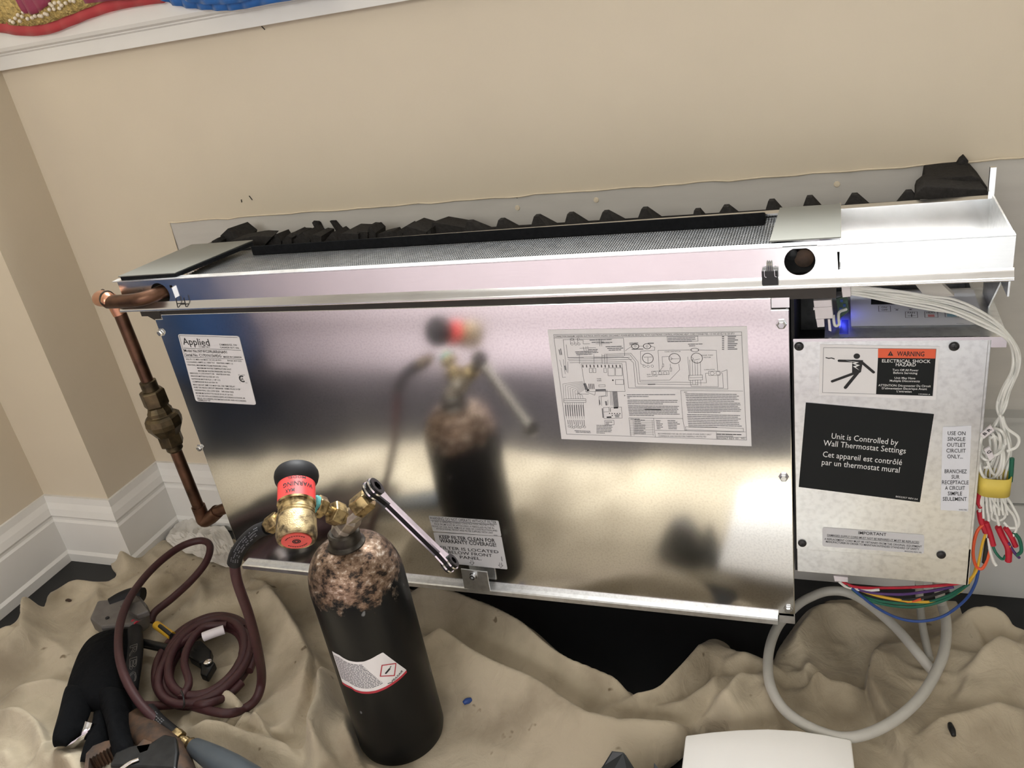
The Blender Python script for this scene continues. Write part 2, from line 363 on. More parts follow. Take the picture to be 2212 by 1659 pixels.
class Decal:
    """flat print on a surface; lists are in pixels of an enlarged view (ox, oy, scale), placed on the real surface"""
    def __init__(s, zoom, to2, to3, parent):
        s.z = zoom; s.to2f = to2; s.to3f = to3; s.parent = parent; s.layers = {}; s.sub = None
    def px(s, p): return (s.z[0]+p[0]*s.z[2], s.z[1]+p[1]*s.z[2])
    def ab(s, p): return np.array(s.to2f(*s.px(p)))
    def g(s, key): return s.layers.setdefault(key, Geo())
    def put(s, key, pts2, faces, h): s.g(key).add([s.to3f(a, b, h) for a, b in pts2], faces)
    def scale(s, p): return np.linalg.norm(s.ab((p[0]+10, p[1]))-s.ab(p))/10
    def poly(s, key, pts, h):
        P = [s.ab(p) for p in pts]; s.put(key, P, [tuple(range(len(P)))], h)
    def poly2(s, key, P, h): s.put(key, P, [tuple(range(len(P)))], h)
    def line(s, key, pts, w, h, closed=False, div=1):
        if closed: pts = list(pts)+[pts[0]]
        k = s.scale(pts[0])*w/2
        for a, b in zip(pts[:-1], pts[1:]):
            for i in range(div):
                A = s.ab((a[0]+(b[0]-a[0])*i/div, a[1]+(b[1]-a[1])*i/div)); B = s.ab((a[0]+(b[0]-a[0])*(i+1)/div, a[1]+(b[1]-a[1])*(i+1)/div))
                d = B-A; L = np.linalg.norm(d)
                if L < 1e-9: continue
                d /= L; n = np.array([-d[1], d[0]])*k; e = d*k*0.5
                s.put(key, [A-e-n, B+e-n, B+e+n, A-e+n], [(0,1,2,3)], h)
    def cap(s, key, a, b, w, h):   # thick round-ended stroke
        A, B = s.ab(a), s.ab(b); d = B-A; d /= np.linalg.norm(d); n = np.array([-d[1], d[0]]); k = s.scale(a)*w/2
        P = [A+k*(math.cos(t)*n-math.sin(t)*d) for t in np.linspace(0, math.pi, 8)]+[B+k*(-math.cos(t)*n+math.sin(t)*d) for t in np.linspace(0, math.pi, 8)]
        s.put(key, P, [tuple(range(len(P)))], h)
    def disc(s, key, c, r, h, n=20, sy=1.0):
        C0 = s.ab(c); k = s.scale(c)*r; s.put(key, [C0+k*np.array([math.cos(t), sy*math.sin(t)]) for t in np.linspace(0, 2*math.pi, n, endpoint=False)], [tuple(range(n))], h)
    def ring(s, key, c, r, w, h, n=24, a0=0, a1=2*math.pi, sx=1.0):
        C0 = s.ab(c); k = s.scale(c); P = []
        for t in np.linspace(a0, a1, n+1):
            for rr in (r-w/2, r+w/2): P.append(C0+k*rr*np.array([sx*math.cos(t), math.sin(t)]))
        s.put(key, P, [(2*i, 2*i+1, 2*i+3, 2*i+2) for i in range(n)], h)
    def text(s, key, body, x0, y0, x1, y1, cap, h, bold=0.0, shear=0.0):
        V, F = text_tris(body, bold*.4, shear)
        if not len(V): return
        A, B = s.ab((x0, y0)), s.ab((x1, y1)); d = B-A; n = np.array([-d[1], d[0]])/np.linalg.norm(d)
        U = s.ab((x0, y0-10))-s.ab((x0, y0)); k = abs(np.dot(U, n))/10*cap/CAPH
        mn, mx = V[:, 0].min(), V[:, 0].max()
        P = [A+d*((x-mn)/(mx-mn))+n*y*k for x, y in V]
        s.put(key, P, F, h)
    def greek(s, key, x0, y0, x1, y1, lines, dx, dy, cap, h, fill=0.92, seed=1):
        r = random.Random(seed)
        for i in range(lines):
            t = 0.0; end = 1.0 if i < lines-1 else r.uniform(0.4, 0.95); end *= r.uniform(fill, 1)
            Lp = math.hypot(x1-x0, y1-y0)
            while t < end:
                w = min(r.uniform(2.0, 6.5)*cap*0.7/Lp, end-t)
                a = (x0+dx*i+(x1-x0)*t, y0+dy*i+(y1-y0)*t); b = (x0+dx*i+(x1-x0)*(t+w), y0+dy*i+(y1-y0)*(t+w))
                s.line(key, [a, b], cap*0.62, h)
                t += w+cap*0.55/Lp
    def done(s, base_name, base_mat, names, label=None):
        base = s.layers.pop('base'); b = base.mk(base_name, base_mat, s.parent)
        if label: b['label'] = label
        for key, ge in s.layers.items():
            nm, m = names[key]; ge.mk(nm, m, b)
        return b
def planar(zoom, y, parent):
    return Decal(zoom, lambda u, v: (PY(u, v, y)[0], PY(u, v, y)[2]), lambda a, b, h: (a, y-h, b), parent)
def planarz(zoom, z, parent):
    return Decal(zoom, lambda u, v: tuple(PZ(u, v, z)[:2]), lambda a, b, h: (a, b, z+h), parent)
def rounded(pts, r, n=4):
    P = [np.asarray(p, float) for p in pts]; out = []
    for i, p in enumerate(P):
        a, b = P[i-1]-p, P[(i+1) % len(P)]-p; a = a/np.linalg.norm(a); b = b/np.linalg.norm(b)
        for k in range(n+1):
            t = k/n; out.append(tuple(p+a*r*(1-t)**2+b*r*t**2))
    return out

# ================================================================== SETTING
def struct(name, g, m, **k): return tag(g.mk(name, m, None, **k), kind='structure')
XRT, YFAR, ZC = 2.3, -2.9, 2.3
struct('floor', Geo().box(-1.75, XRT+.1, YFAR-.1, YW+.14, ZF-.05, ZF), m_floor)
struct('ceiling', Geo().box(-1.75, XRT+.1, YFAR-.1, YW+.14, ZC, ZC+.05), m_ceiling)
g = Geo(); WX0, WX1, WZ0, WZ1 = -0.30, 1.10, 0.745, 2.0
g.box(XR-.1, XRT, YW, YW+.12, ZF, WZ0-.001); g.box(XR-.1, XRT, YW, YW+.12, WZ1, ZC)
g.box(XR-.1, WX0, YW, YW+.12, WZ0-.001, WZ1); g.box(WX1, XRT, YW, YW+.12, WZ0-.001, WZ1)
wall_back = struct('wall_back', g, m_wall)
struct('wall_return', Geo().box(XL-.1, XR, YR, YW+.12, ZF, ZC), m_wall)
struct('wall_left', Geo().box(-1.75, XL, -0.42, YR, ZF, ZC).box(-1.75, XL-.1, YR, YW+.12, ZF, ZC), m_wall)
struct('wall_left_far', Geo().box(-1.75, -1.65, YFAR, -0.42, ZF, ZC), m_wall_far)
struct('wall_right', Geo().box(XRT, XRT+.1, YFAR, YW+.12, ZF, ZC), m_wall_far)
struct('wall_front', Geo().box(-1.75, XRT+.1, YFAR-.1, YFAR, ZF, ZC), m_wall_far)
# window frame in the opening above the sill
g = Geo(); ft = .045
g.box(WX0, WX0+ft, YW+.02, YW+.08, WZ0, WZ1); g.box(WX1-ft, WX1, YW+.02, YW+.08, WZ0, WZ1)
g.box(WX0+ft, WX1-ft, YW+.02, YW+.08, WZ0, WZ0+ft); g.box(WX0+ft, WX1-ft, YW+.02, YW+.08, WZ1-ft, WZ1)
g.box((WX0+WX1)/2-.02, (WX0+WX1)/2+.02, YW+.02, YW+.08, WZ0+ft, WZ1-ft)
win1 = struct('window_1', g, m_trim)
m_glass = bpy.data.materials.new('window_glass'); m_glass.use_nodes = True; nt_ = m_glass.node_tree; nt_.nodes.clear()
_o = nt_.nodes.new('ShaderNodeOutputMaterial'); _t = nt_.nodes.new('ShaderNodeBsdfTransparent'); _g = nt_.nodes.new('ShaderNodeBsdfGlossy'); _m = nt_.nodes.new('ShaderNodeMixShader')
_g.inputs['Roughness'].default_value = 0.02; _m.inputs[0].default_value = 0.06
nt_.links.new(_t.outputs[0], _m.inputs[1]); nt_.links.new(_g.outputs[0], _m.inputs[2]); nt_.links.new(_m.outputs[0], _o.inputs[0])
for a, b in ((WX0+ft, (WX0+WX1)/2-.02), ((WX0+WX1)/2+.02, WX1-ft)): Geo().box(a, b, YW+.048, YW+.052, WZ0+ft, WZ1-ft).mk('pane', m_glass, win1)
for a, b in (((521,431),(522,437)),((538,423),(545,432)),((565,57),(572,64)),((1113,425),(1118,428))):
    tube_geo([PY(*a, YW-.0006), PY(*b, YW-.0006)], .0007, None, 5, 1, False).mk('scuff_mark', m_darkmetal, wall_back)
g = Geo()
for a, b, c_, d_ in ((-.55,-.50,.67,1.93),(1.40,1.45,.67,1.93),(-.50,1.40,.67,.72),(-.50,1.40,1.88,1.93)): g.box(a, b, YFAR, YFAR+.03, c_, d_)
struct('window_fill_frame', g, m_trim)  # unseen frame on the solid far wall, added to go with the front fill
# sill: moulded apron with a stepped nose, runs along the window wall
prof = [(YW, .688), (YW-.014, .688), (YW-.014, .7055), (YW-.0165, .7075), (YW-.0165, .709), (YW-.022, .7115), (YW-.024, .716), (YW-.024, .742), (YW-.021, .746), (YW, .746)]
g = Geo().extrude([(XR, y, z) for y, z in prof], (1.25+.342, 0, 0))
struct('trim_window_sill', g, m_trim)
# stripped rectangle of wall round the unit, where the old cover was torn off
n = 90; zt = .4465; xa = -.132
top = [(xa+(1.5-xa)*i/n, zt+.0007*math.sin(i*1.7)*math.sin(i*.37)+RNG.uniform(-.0004,.0004)) for i in range(n+1)]
left = [(xa+RNG.uniform(-.0012,.0012), ZF+(zt-ZF)*i/30) for i in range(31)]
P = [(x, YW-.0006, z) for x, z in left]+[(x, YW-.0006, z) for x, z in top]+[(1.5, YW-.0006, ZF)]
stripped = mk('stripped_patch', P+[(0, YW-.0006, ZF)], [tuple(range(len(P)))], m_primer, wall_back)
stripped['label'] = 'bare grey-white primer where the paint was torn away'
rim = [(xa, YW-.001, ZF+.1)]+[(x, YW-.001-RNG.uniform(0,.0012), z) for x, z in left[12::2]]+[(x, YW-.0012-max(0,RNG.normal(.0004,.0008)), z+RNG.uniform(-.0006,.001)) for x, z in top]
mkr = tube_geo(rim, .0011, None, 5, 1, False).mk('torn_paint_edge', m_tornpaint, wall_back)
# small dents and plaster marks on the patch
for (u, v) in [(1118,449),(1808,398),(1288,432)]:
    c = PY(u, v, YW-.0006); lathe_geo([(.0035,0),(.003,.0012),(.0004,.0014)], c, (0,-1,0), 9).mk('plaster_chip', m_tornpaint, wall_back)
for (a, b) in [((393-5,1),(0,0))]: pass

# baseboards with a moulded cap, mitred round the jogs
BT = .018
bprof = [(0, ZF), (.020, ZF), (.020, ZF+.016), (.0155, ZF+.021), (.0155, ZF+.082), (.0125, ZF+.086), (.0125, ZF+.090), (.0145, ZF+.094), (.0115, ZF+.106), (.0065, ZF+.116), (.005, BT), (0, BT)]
def baseboard(name, path, m):
    P = [np.array(p, float) for p in path]; n = len(P); g = Geo(); V = []
    for i in range(n):
        d0 = P[i]-P[i-1] if i else P[1]-P[0]; d1 = P[i+1]-P[i] if i < n-1 else d0
        d0 = d0/np.linalg.norm(d0); d1 = d1/np.linalg.norm(d1)
        n0 = np.array([-d0[1], d0[0]]); n1 = np.array([-d1[1], d1[0]]); mm = n0+n1; mm = mm/np.dot(mm, n0)
        for a, z in bprof: V.append((*(P[i]+mm*a), z))
    k = len(bprof); F = []
    for i in range(n-1):
        for j in range(k): F.append((i*k+j, i*k+(j+1) % k, (i+1)*k+(j+1) % k, (i+1)*k+j))
    F += [tuple(range(k)), tuple(range((n-1)*k, n*k))[::-1]]
    return struct(name, g.add(V, F), m)
baseboard('baseboard_back', [(.93, YW), (XR, YW), (XR, YR), (XL, YR), (XL, -.42)], m_trim)
# taller plain boxing at the right of the unit
g = Geo().box(.93, XRT, YW-.020, YW, ZF, .030).box(.93, XRT, YW-.017, YW, .032, .146).box(.93, XRT, YW-.021, YW, .146, .152)
struct('trim_right_boxing', g, m_trimgrey)

# ================================================================== DROP CLOTH
def fz(u, v, z=-.095): return tuple(PZ(u, v, z)[:2])
outer = [(-.50,-.22),(-.47,-.14)]+[fz(*p) for p in [(0,1366),(77,1313),(90,1297),(103,1273),(150,1258),(196,1246),(235,1244),(246,1230),(236,1215),(232,1185),(238,1162),(281,1146),(339,1151),(400,1165),(470,1150)]]
outer += [(-.10,.165),(.10,.150),(.19,.115)]+[fz(*p) for p in [(880,1258),(930,1270),(1000,1290),(1090,1314),(1150,1346),(1200,1390),(1240,1420),(1300,1455),(1360,1480),(1405,1503),(1440,1470),(1490,1420),(1518,1386),(1545,1374),(1575,1384),(1592,1410),(1632,1425),(1665,1422),(1682,1385),(1716,1342),(1740,1318),(1785,1297)]]
outer += [(.80,.16),(.93,.178)]+[fz(*p) for p in [(2070,1288),(2086,1318),(2131,1320),(2191,1341),(2240,1362)]]+[(1.25,.10),(1.32,-.30),(1.05,-.45),(.74,-.50),(.40,-.47),(.05,-.52),(-.30,-.43),(-.47,-.40)]
hole = [fz(*p) for p in [(1385,1690),(1455,1640),(1490,1610),(1500,1586),(1530,1582),(1556,1584),(1566,1600),(1520,1690)]]
ridges = []   # (points, height, far width, near width)
def ridge(pts, h, wf, wn): ridges.append((np.array([fz(*p) for p in pts]), h, wf, wn))
# long rolls right of the gas cylinder
ridge([(905,1395),(960,1425),(1050,1472),(1130,1522),(1200,1572),(1265,1606),(1340,1622),(1420,1608),(1500,1588),(1560,1560),(1610,1520)], .030, .016, .036)
ridge([(880,1288),(960,1308),(1050,1336),(1120,1372),(1180,1420),(1230,1458),(1300,1495),(1370,1530)], .024, .010, .026)
ridge([(1545,1388),(1520,1420),(1480,1460),(1430,1505),(1385,1545),(1330,1560)], .024, .026, .020)
ridge([(1545,1392),(1590,1425),(1640,1440),(1668,1440)], .020, .014, .030)
ridge([(1590,1480),(1540,1515),(1480,1545),(1400,1560)], .022, .018, .014)
ridge([(1560,1575),(1590,1540),(1615,1505),(1650,1486),(1668,1500)], .030, .012, .012)
ridge([(1650,1490),(1662,1530),(1668,1580),(1650,1600)], .022, .014, .014)
ridge([(1590,1590),(1640,1600),(1690,1595)], .014, .012, .016)
# inside and round the cord loop
ridge([(1690,1418),(1735,1395),(1765,1350),(1800,1318)], .020, .018, .022)
ridge([(1700,1460),(1745,1475),(1770,1455),(1765,1420)], .020, .016, .018)
ridge([(1690,1350),(1760,1330),(1830,1322),(1890,1340)], .016, .014, .020)
ridge([(1715,1505),(1760,1520),(1800,1500),(1812,1465)], .026, .012, .016)
ridge([(1712,1530),(1735,1555),(1775,1560)], .018, .012, .012)
ridge([(1765,1515),(1830,1510),(1895,1512)], .020, .008, .030)
ridge([(1908,1400),(1903,1450),(1905,1510),(1915,1560),(1955,1640)], .020, .028, .006)
ridge([(1925,1380),(1990,1395),(2050,1420)], .012, .02, .03)
ridge([(2050,1360),(2090,1345),(2150,1345),(2212,1372)], .022, .012, .022)
ridge([(2085,1325),(2090,1380),(2105,1425)], .014, .010, .02)
ridge([(2110,1480),(2160,1425),(2212,1395)], .020, .012, .030)
ridge([(1990,1640),(2060,1600),(2140,1578),(2230,1560)], .018, .010, .028)
ridge([(2090,1560),(2150,1555),(2220,1540)], .010, .012, .016)
# left of the cylinder
ridge([(692,1480),(705,1500),(702,1560),(690,1620),(680,1680)], .038, .014, .014)
ridge([(738,1555),(742,1600),(770,1660)], .026, .009, .010)
ridge([(775,1580),(805,1635),(850,1670)], .026, .012, .012)
ridge([(560,1265),(605,1320),(640,1385),(652,1450),(640,1520)], .018, .010, .022)
ridge([(668,1400),(672,1440),(690,1475)], .014, .012, .012)
ridge([(600,1225),(680,1240),(760,1250)], .010, .012, .02)
ridge([(430,1235),(432,1270),(425,1305)], .012, .010, .012)
ridge([(640,1525),(620,1580),(580,1600),(530,1575)], .012, .012, .018)
ridge([(405,1560),(450,1545),(490,1540),(505,1560),(480,1580)], .026, .010, .012)
ridge([(395,1585),(450,1600),(520,1622),(590,1640),(660,1665)], .022, .010, .012)
ridge([(515,1560),(548,1585),(572,1612),(600,1625)], .022, .008, .010)
ridge([(500,1600),(530,1560),(548,1545)], .018, .009, .010)
ridge([(610,1640),(680,1640),(740,1665)], .016, .01, .012)
# far left
ridge([(300,1168),(272,1180),(262,1208),(270,1235)], .018, .016, .016)
ridge([(110,1275),(160,1268),(205,1262)], .014, .010, .018)
ridge([(205,1262),(215,1300),(225,1345)], .012, .012, .014)
ridge([(110,1330),(112,1380),(150,1420)], .012, .012, .014)
ridge([(30,1345),(70,1330),(98,1355),(88,1390),(50,1425),(0,1450),(-60,1470)], .024, .020, .008)
ridge([(0,1512),(50,1500),(110,1488),(160,1480)], .014, .010, .014)
ridge([(-20,1552),(30,1560),(70,1580),(105,1625)], .018, .008, .014)
ridge([(60,1660),(100,1610),(125,1590)], .020, .010, .010)
ridge([(-40,1640),(10,1630),(40,1660)], .014, .014, .014)
ridge([(250,1270),(310,1240),(370,1235)], .012, .014, .014)
plateaus = []   # layers of cloth folded over: (outline, height)
for pts, h in (([(-70,1385),(0,1363),(60,1322),(82,1318),(108,1338),(106,1375),(86,1410),(50,1438),(0,1465),(-70,1492)],.020),
               ([(1906,1405),(1960,1396),(2080,1420),(2230,1420),(2230,1690),(1990,1690),(1932,1600),(1908,1540)],.010),
               ([(505,1275),(600,1305),(648,1380),(657,1460),(640,1530),(612,1600),(540,1588),(562,1500),(555,1400)],.009),
               ([(690,1470),(730,1462),(752,1500),(738,1560),(735,1640),(690,1690),(680,1560)],.012),
               ([(1560,1440),(1650,1430),(1690,1470),(1668,1560),(1600,1590),(1540,1560)],.010)):
    plateaus.append((np.array([fz(*p) for p in pts]), h))
for k in range(26):    # wrinkles where the cloth runs on out of the picture towards the viewer
    x, y, a = RNG.uniform(-.45, 1.25), RNG.uniform(-.47, -.24), RNG.uniform(0, math.pi)
    L = RNG.uniform(.05, .14); d = np.array([math.cos(a), math.sin(a)*.6])
    ridges.append((np.array([(x, y), (x+d[0]*L*.5+.01, y+d[1]*L*.5), (x+d[0]*L, y+d[1]*L-.012)]), RNG.uniform(.008, .02), RNG.uniform(.01, .02), RNG.uniform(.012, .025)))
for k in range(170):    # small creases
    x, y, a = RNG.uniform(-.45, 1.2), RNG.uniform(-.30, .15), RNG.uniform(0, math.pi)
    L = RNG.uniform(.03, .10); d = np.array([math.cos(a), math.sin(a)*.8]); b = RNG.uniform(-.015, .015)
    ridges.append((np.array([(x, y), (x+d[0]*L*.5-d[1]*b*3, y+d[1]*L*.5+d[0]*b), (x+d[0]*L, y+d[1]*L)]), RNG.uniform(.003, .008), RNG.uniform(.003, .009), RNG.uniform(.004, .012)))
_wv = [(RNG.uniform(12, 60), RNG.uniform(0, 2*math.pi), RNG.uniform(0, 2*math.pi)) for _ in range(26)]
def seg_dist(X, Y, a, b):
    d = b-a; L2 = d@d+1e-12; t = np.clip(((X-a[0])*d[0]+(Y-a[1])*d[1])/L2, 0, 1)
    dx, dy = X-a[0]-t*d[0], Y-a[1]-t*d[1]; return np.hypot(dx, dy), np.sign(d[0]*(Y-a[1])-d[1]*(X-a[0]))
def cloth_h(X, Y, lateral=False):
    X = np.asarray(X, float); Y = np.asarray(Y, float); shp = X.shape; X = X.ravel(); Y = Y.ravel()
    wx = X+.012*np.sin(23*Y+9*X)+.006*np.sin(61*Y-20*X); wy = Y+.012*np.sin(19*X-14*Y)+.006*np.sin(57*X+33*Y)
    qx, qy = wx*.35+X*.65, wy*.35+Y*.65
    acc = np.zeros_like(X); LX = np.zeros_like(X); LY = np.zeros_like(X)
    for P, h, wf, wn in ridges:
        mr = 3.2*max(wf, wn)+.01
        near = np.nonzero((X > P[:,0].min()-mr) & (X < P[:,0].max()+mr) & (Y > P[:,1].min()-mr) & (Y < P[:,1].max()+mr))[0]
        if not len(near): continue
        ax_, ay_ = qx[near], qy[near]; D = np.full(len(near), 9.0); Sg = np.ones(len(near)); NX = np.zeros(len(near)); NY = np.zeros(len(near))
        for i in range(len(P)-1):
            d, sgn = seg_dist(ax_, ay_, P[i], P[i+1]); m = d < D; D = np.where(m, d, D); Sg = np.where(m, sgn, Sg)
            t = P[i+1]-P[i]; t = t/(np.linalg.norm(t)+1e-9); NX = np.where(m, -t[1], NX); NY = np.where(m, t[0], NY)
        w = np.where(Sg > 0, wf, wn)
        e = np.minimum(np.hypot(X[near]-P[0][0], Y[near]-P[0][1]), np.hypot(X[near]-P[-1][0], Y[near]-P[-1][1]))
        tap = np.clip(.35+e/.05, 0, 1) if h > .009 else np.clip(e/.02, 0, 1)
        q = D/w; c = h*(1.5 if h > .012 else 1.2)*tap*(.6*np.exp(-q**2)+.4*np.exp(-1.5*q))
        acc[near] += c**3
        if h > .012:
            k = .45*c*np.exp(-(D/.03)**2)*(1 if wf < wn else -1 if wn < wf else 0)
            LX[near] += NX*k; LY[near] += NY*k
    H = acc**(1/3)
    dcyl = np.clip((np.hypot(X-.3095, Y+.155)-.0535)/.014, 0, 1); H = H*dcyl
    for P, h in plateaus:
        near = np.nonzero((X > P[:,0].min()-.02) & (X < P[:,0].max()+.02) & (Y > P[:,1].min()-.02) & (Y < P[:,1].max()+.02))[0]
        if len(near):
            sd = poly_sd(qx[near], qy[near], P)[0]; H[near] += h*dcyl[near]/(1+np.exp(np.clip(sd/.0022, -30, 30)))*(1+.25*np.exp(-(sd/.006)**2))
    nz = np.zeros_like(X)
    for f, a, ph in _wv: nz += np.sin(f*(wx*math.cos(a)+wy*math.sin(a))+ph)/f**.8
    H = H+.003+.0040*np.abs(nz)**1.1
    if lateral: return H.reshape(shp), LX.reshape(shp), LY.reshape(shp)
    return H.reshape(shp)
def poly_sd(X, Y, poly):
    P = np.array(poly); D = np.full_like(X, 9.0); ins = np.zeros(X.shape, bool); n = len(P); NX = np.zeros_like(X); NY = np.zeros_like(X)
    for i in range(n):
        a, b = P[i], P[(i+1) % n]; d = b-a; t = np.clip(((X-a[0])*d[0]+(Y-a[1])*d[1])/(d@d+1e-12), 0, 1)
        qx, qy = a[0]+t*d[0], a[1]+t*d[1]; r = np.hypot(X-qx, Y-qy); m = r < D
        D = np.where(m, r, D); NX = np.where(m, qx, NX); NY = np.where(m, qy, NY)
        c = ((a[1] > Y) != (b[1] > Y)) & (X < (b[0]-a[0])*(Y-a[1])/(b[1]-a[1]+1e-15)+a[0]); ins ^= c
    return np.where(ins, -D, D), NX, NY
def smooth_poly(P, per=4):
    Q = [np.array(p) for p in P]; n = len(Q); out = []
    for i in range(n):
        a, b, c, d = Q[i-1], Q[i], Q[(i+1) % n], Q[(i+2) % n]
        for k in range(per):
            t = k/per; out.append(0.5*((2*b)+(c-a)*t+(2*a-5*b+4*c-d)*t*t+(3*b-a-3*c+d)*t**3))
    return out
OUT = smooth_poly(outer, 3); HOL = smooth_poly(hole, 2)
def build_cloth():
    st = .0034
    xs = np.arange(-.52, 1.36, st); ys = np.arange(-.56, .20, st); X, Y = np.meshgrid(xs, ys)
    D1, N1x, N1y = poly_sd(X, Y, OUT); D2, N2x, N2y = poly_sd(X, Y, HOL)
    SD = np.maximum(D1, -D2); useh = (-D2) > D1
    snap = (SD > 0) & (SD < st*1.5)
    NX = np.where(useh, N2x, N1x); NY = np.where(useh, N2y, N1y)
    Xs = np.where(snap, NX, X); Ys = np.where(snap, NY, Y)
    edge = np.clip(-np.where(snap, 0, SD)/.022, 0, 1)
    Hc, LX, LY = cloth_h(Xs, Ys, True)
    def blur(A, k):
        for _ in range(k):
            B_ = np.pad(A, 1, mode='edge'); A = (B_[1:-1,1:-1]*2+B_[:-2,1:-1]+B_[2:,1:-1]+B_[1:-1,:-2]+B_[1:-1,2:])/6
        return A
    LX, LY, Hc = blur(LX, 10), blur(LY, 10), blur(Hc, 1); ef = np.sqrt(np.maximum(1-(1-edge)**2, 0))
    Z = ZF+.0022+Hc*(.12+.88*ef); ef2 = np.clip(-np.where(snap, 0, SD)/.05, 0, 1)**1.5; Xs = Xs+LX*ef2; Ys = Ys+LY*ef2
    # keep clear of the gas cylinder base and of the boards
    keep = SD < st*1.5
    idx = -np.ones(X.shape, int); idx[keep] = np.arange(keep.sum())
    V = np.c_[Xs[keep], Ys[keep], Z[keep]]
    q = np.stack([idx[:-1,:-1], idx[:-1,1:], idx[1:,1:], idx[1:,:-1]], -1).reshape(-1, 4)
    q = q[(q >= 0).all(1)]
    return V, q
V, F = build_cloth()
cl = mk('drop_cloth', V, F, m_cloth, None, smooth=True, origin=(.4,-.15,ZF))
so = cl.modifiers.new('thick', 'SOLIDIFY'); so.thickness = .0018; so.offset = -1
tag(cl, 'crumpled beige canvas drop cloth spread over the dark floor', 'drop cloth')
def ch(x, y): return ZF+.0022+float(cloth_h(np.array([x]), np.array([y]))[0])

# ================================================================== WALL UNIT
U = thing('wall_air_conditioner', (.46, .1, .0), 'galvanised steel through-wall air conditioner with its cover off, set low in the wall', 'air conditioner')
PW, PH = .759, .387
g = Geo().box(.004, PW-.004, .004, YW-.0008, .004, .383)
g.mk('chassis', m_darkmetal, U)
# front panel: sheet with a folded rim, notched at the upper corners
out = [(0,0),(PW,0),(PW,PH-.012),(PW-.016,PH-.012),(PW-.016,PH),(.012,PH),(.012,PH-.006),(0,PH-.006)]
fp = Geo().extrude([(x, .0, z) for x, z in out], (0,.004,0)).mk('front_panel', m_panel, U, bevel=.0009)
for (x0,x1,z0,z1) in [(PW-.0165,PW,PH-.011,PH-.001),(.001,.011,PH-.006,PH+.002)]:
    Geo().box(x0,x1,.0025,.0045,z0,z1).mk('corner_tab', m_fascia, fp)
def hexbolt(u, v, y, parent, r=.0042, slot=False):
    c = PY(u, v, y)
    b = lathe('bolt', [(r*1.25,0),(r*1.25,.0006),(r*.98,.0008),(r*.98,.0034),(r*.7,.0042)], c, (0,-1,0), m_screw, parent, n=6, smooth=False)
for (u, v) in [(348,718),(432,967),(505,1187),(1688,700),(1693,1030),(1703,1315)]: hexbolt(u, v, -.0002, fp)
# bottom drip lip, running down to a bracket; tab at the lower right corner
g = Geo(); a0, a1 = .004, PW-.018
prof = [(.0, .001), (-.007, .0012), (-.009, .0003), (-.009, -.0055), (-.007, -.0075), (.0, -.0075)]
Geo().extrude([(a0, y, z) for y, z in prof], (a1-a0, 0, 0)).mk('drip_lip', m_galv, U)
Geo().box(PW-.017, PW, .0, .003, -.010, .004).mk('corner_tab', m_galv, U)
br = Geo(); q = [PY(995,1229,-.0125), PY(1052,1236,-.0125), PY(1059,1278,-.0125), PY(1003,1271,-.0125)]
br.extrude(q[::-1], (0,.0016,0)); o = br.mk('bracket', m_galv, U, bevel=.0004)
c = PY(1023,1243,-.0127); lathe('bolt', [(.005,0),(.005,.0012),(.0036,.0014),(.0036,.0052),(.0018,.0053),(.0018,.0030)], c, (0,-1,0), m_screw, o, n=18)
# recessed dark strip between panel and fascia
Geo().box(-.022, .80, .003, .02, .384, .408).mk('recess_strip', m_darkmetal, U)
Geo().extrude([PY(u, v, .001) for u, v in [(290,667),(345,673),(345,692),(335,692)]], (0,.012,0)).mk('corner_gusset', m_darkmetal, U)

# ---- upper coil trough
YF, ZT, ZB = -.020, .4405, .4045
def fz_(x): return 0.0045*(x/.93)          # the trough climbs slightly to the right
def top3(a, b): return (a, YF, b+fz_(a)-.002)
hl = circ(.0435, .4235, .0135, 28); hr = circ(.7695, .4275, .0132, 28, top=.4392)
slot1 = [(.0625,.4175),(.0665,.4175),(.0650,.4335),(.0610,.4335)]
slot2 = [(.8015,.4180),(.8035,.4180),(.8028,.4345),(.8005,.4345)]
clipslot = [(.7275,.4085),(.7335,.4085),(.7335,.4105),(.7275,.4105)]
V, F = plate_holes([(-.016,.4135),(.936,.4135),(.936,ZT),(-.016,ZT)], [hl, hr, slot1, slot2], top3, (0,.0016,0))
fas = mk('fascia', V, F, m_fascia, U)
low = [(YF,.4135),(YF-.0012,.4105),(YF-.0035,.4070),(YF-.0050,ZB),(YF-.0046,ZB-.0012),(YF+.018,ZB-.0012),(YF+.018,.4075),(YF-.0018,.4082),(YF+.0016,.4135)]
g = Geo(); Va = [(-.024,y,z+fz_(-.024)-.002) for y,z in low]+[(.937,y,z+fz_(.937)-.002) for y,z in low]; n = len(low)
g.add(Va, [tuple(range(n)), tuple(range(n,2*n))[::-1]]+[(i,n+i,n+(i+1)%n,(i+1)%n) for i in range(n)])
o = g.mk('fascia_lip', m_fascia, U); autosmooth(o, 60)
g = Geo()                                   # folded top edge of the fascia
for x0, x1 in ((-.024,.755),(.784,.936)):
    g.hexa([(x0,YF,ZT-.0018+fz_(x0)),(x1,YF,ZT-.0018+fz_(x1)),(x1,YF+.011,ZT-.0018+fz_(x1)),(x0,YF+.011,ZT-.0018+fz_(x0)),
        (x0,YF,ZT-.0008+fz_(x0)),(x1,YF,ZT-.0008+fz_(x1)),(x1,YF+.011,ZT-.0008+fz_(x1)),(x0,YF+.011,ZT-.0008+fz_(x0))])
g.hexa([(.755,YF+.003,ZT-.0018+.0036),(.784,YF+.003,ZT-.0018+.0036),(.784,YF+.011,ZT-.0018+.0036),(.755,YF+.011,ZT-.0018+.0036),(.755,YF+.003,ZT-.0008+.0036),(.784,YF+.003,ZT-.0008+.0036),(.784,YF+.011,ZT-.0008+.0036),(.755,YF+.011,ZT-.0008+.0036)])
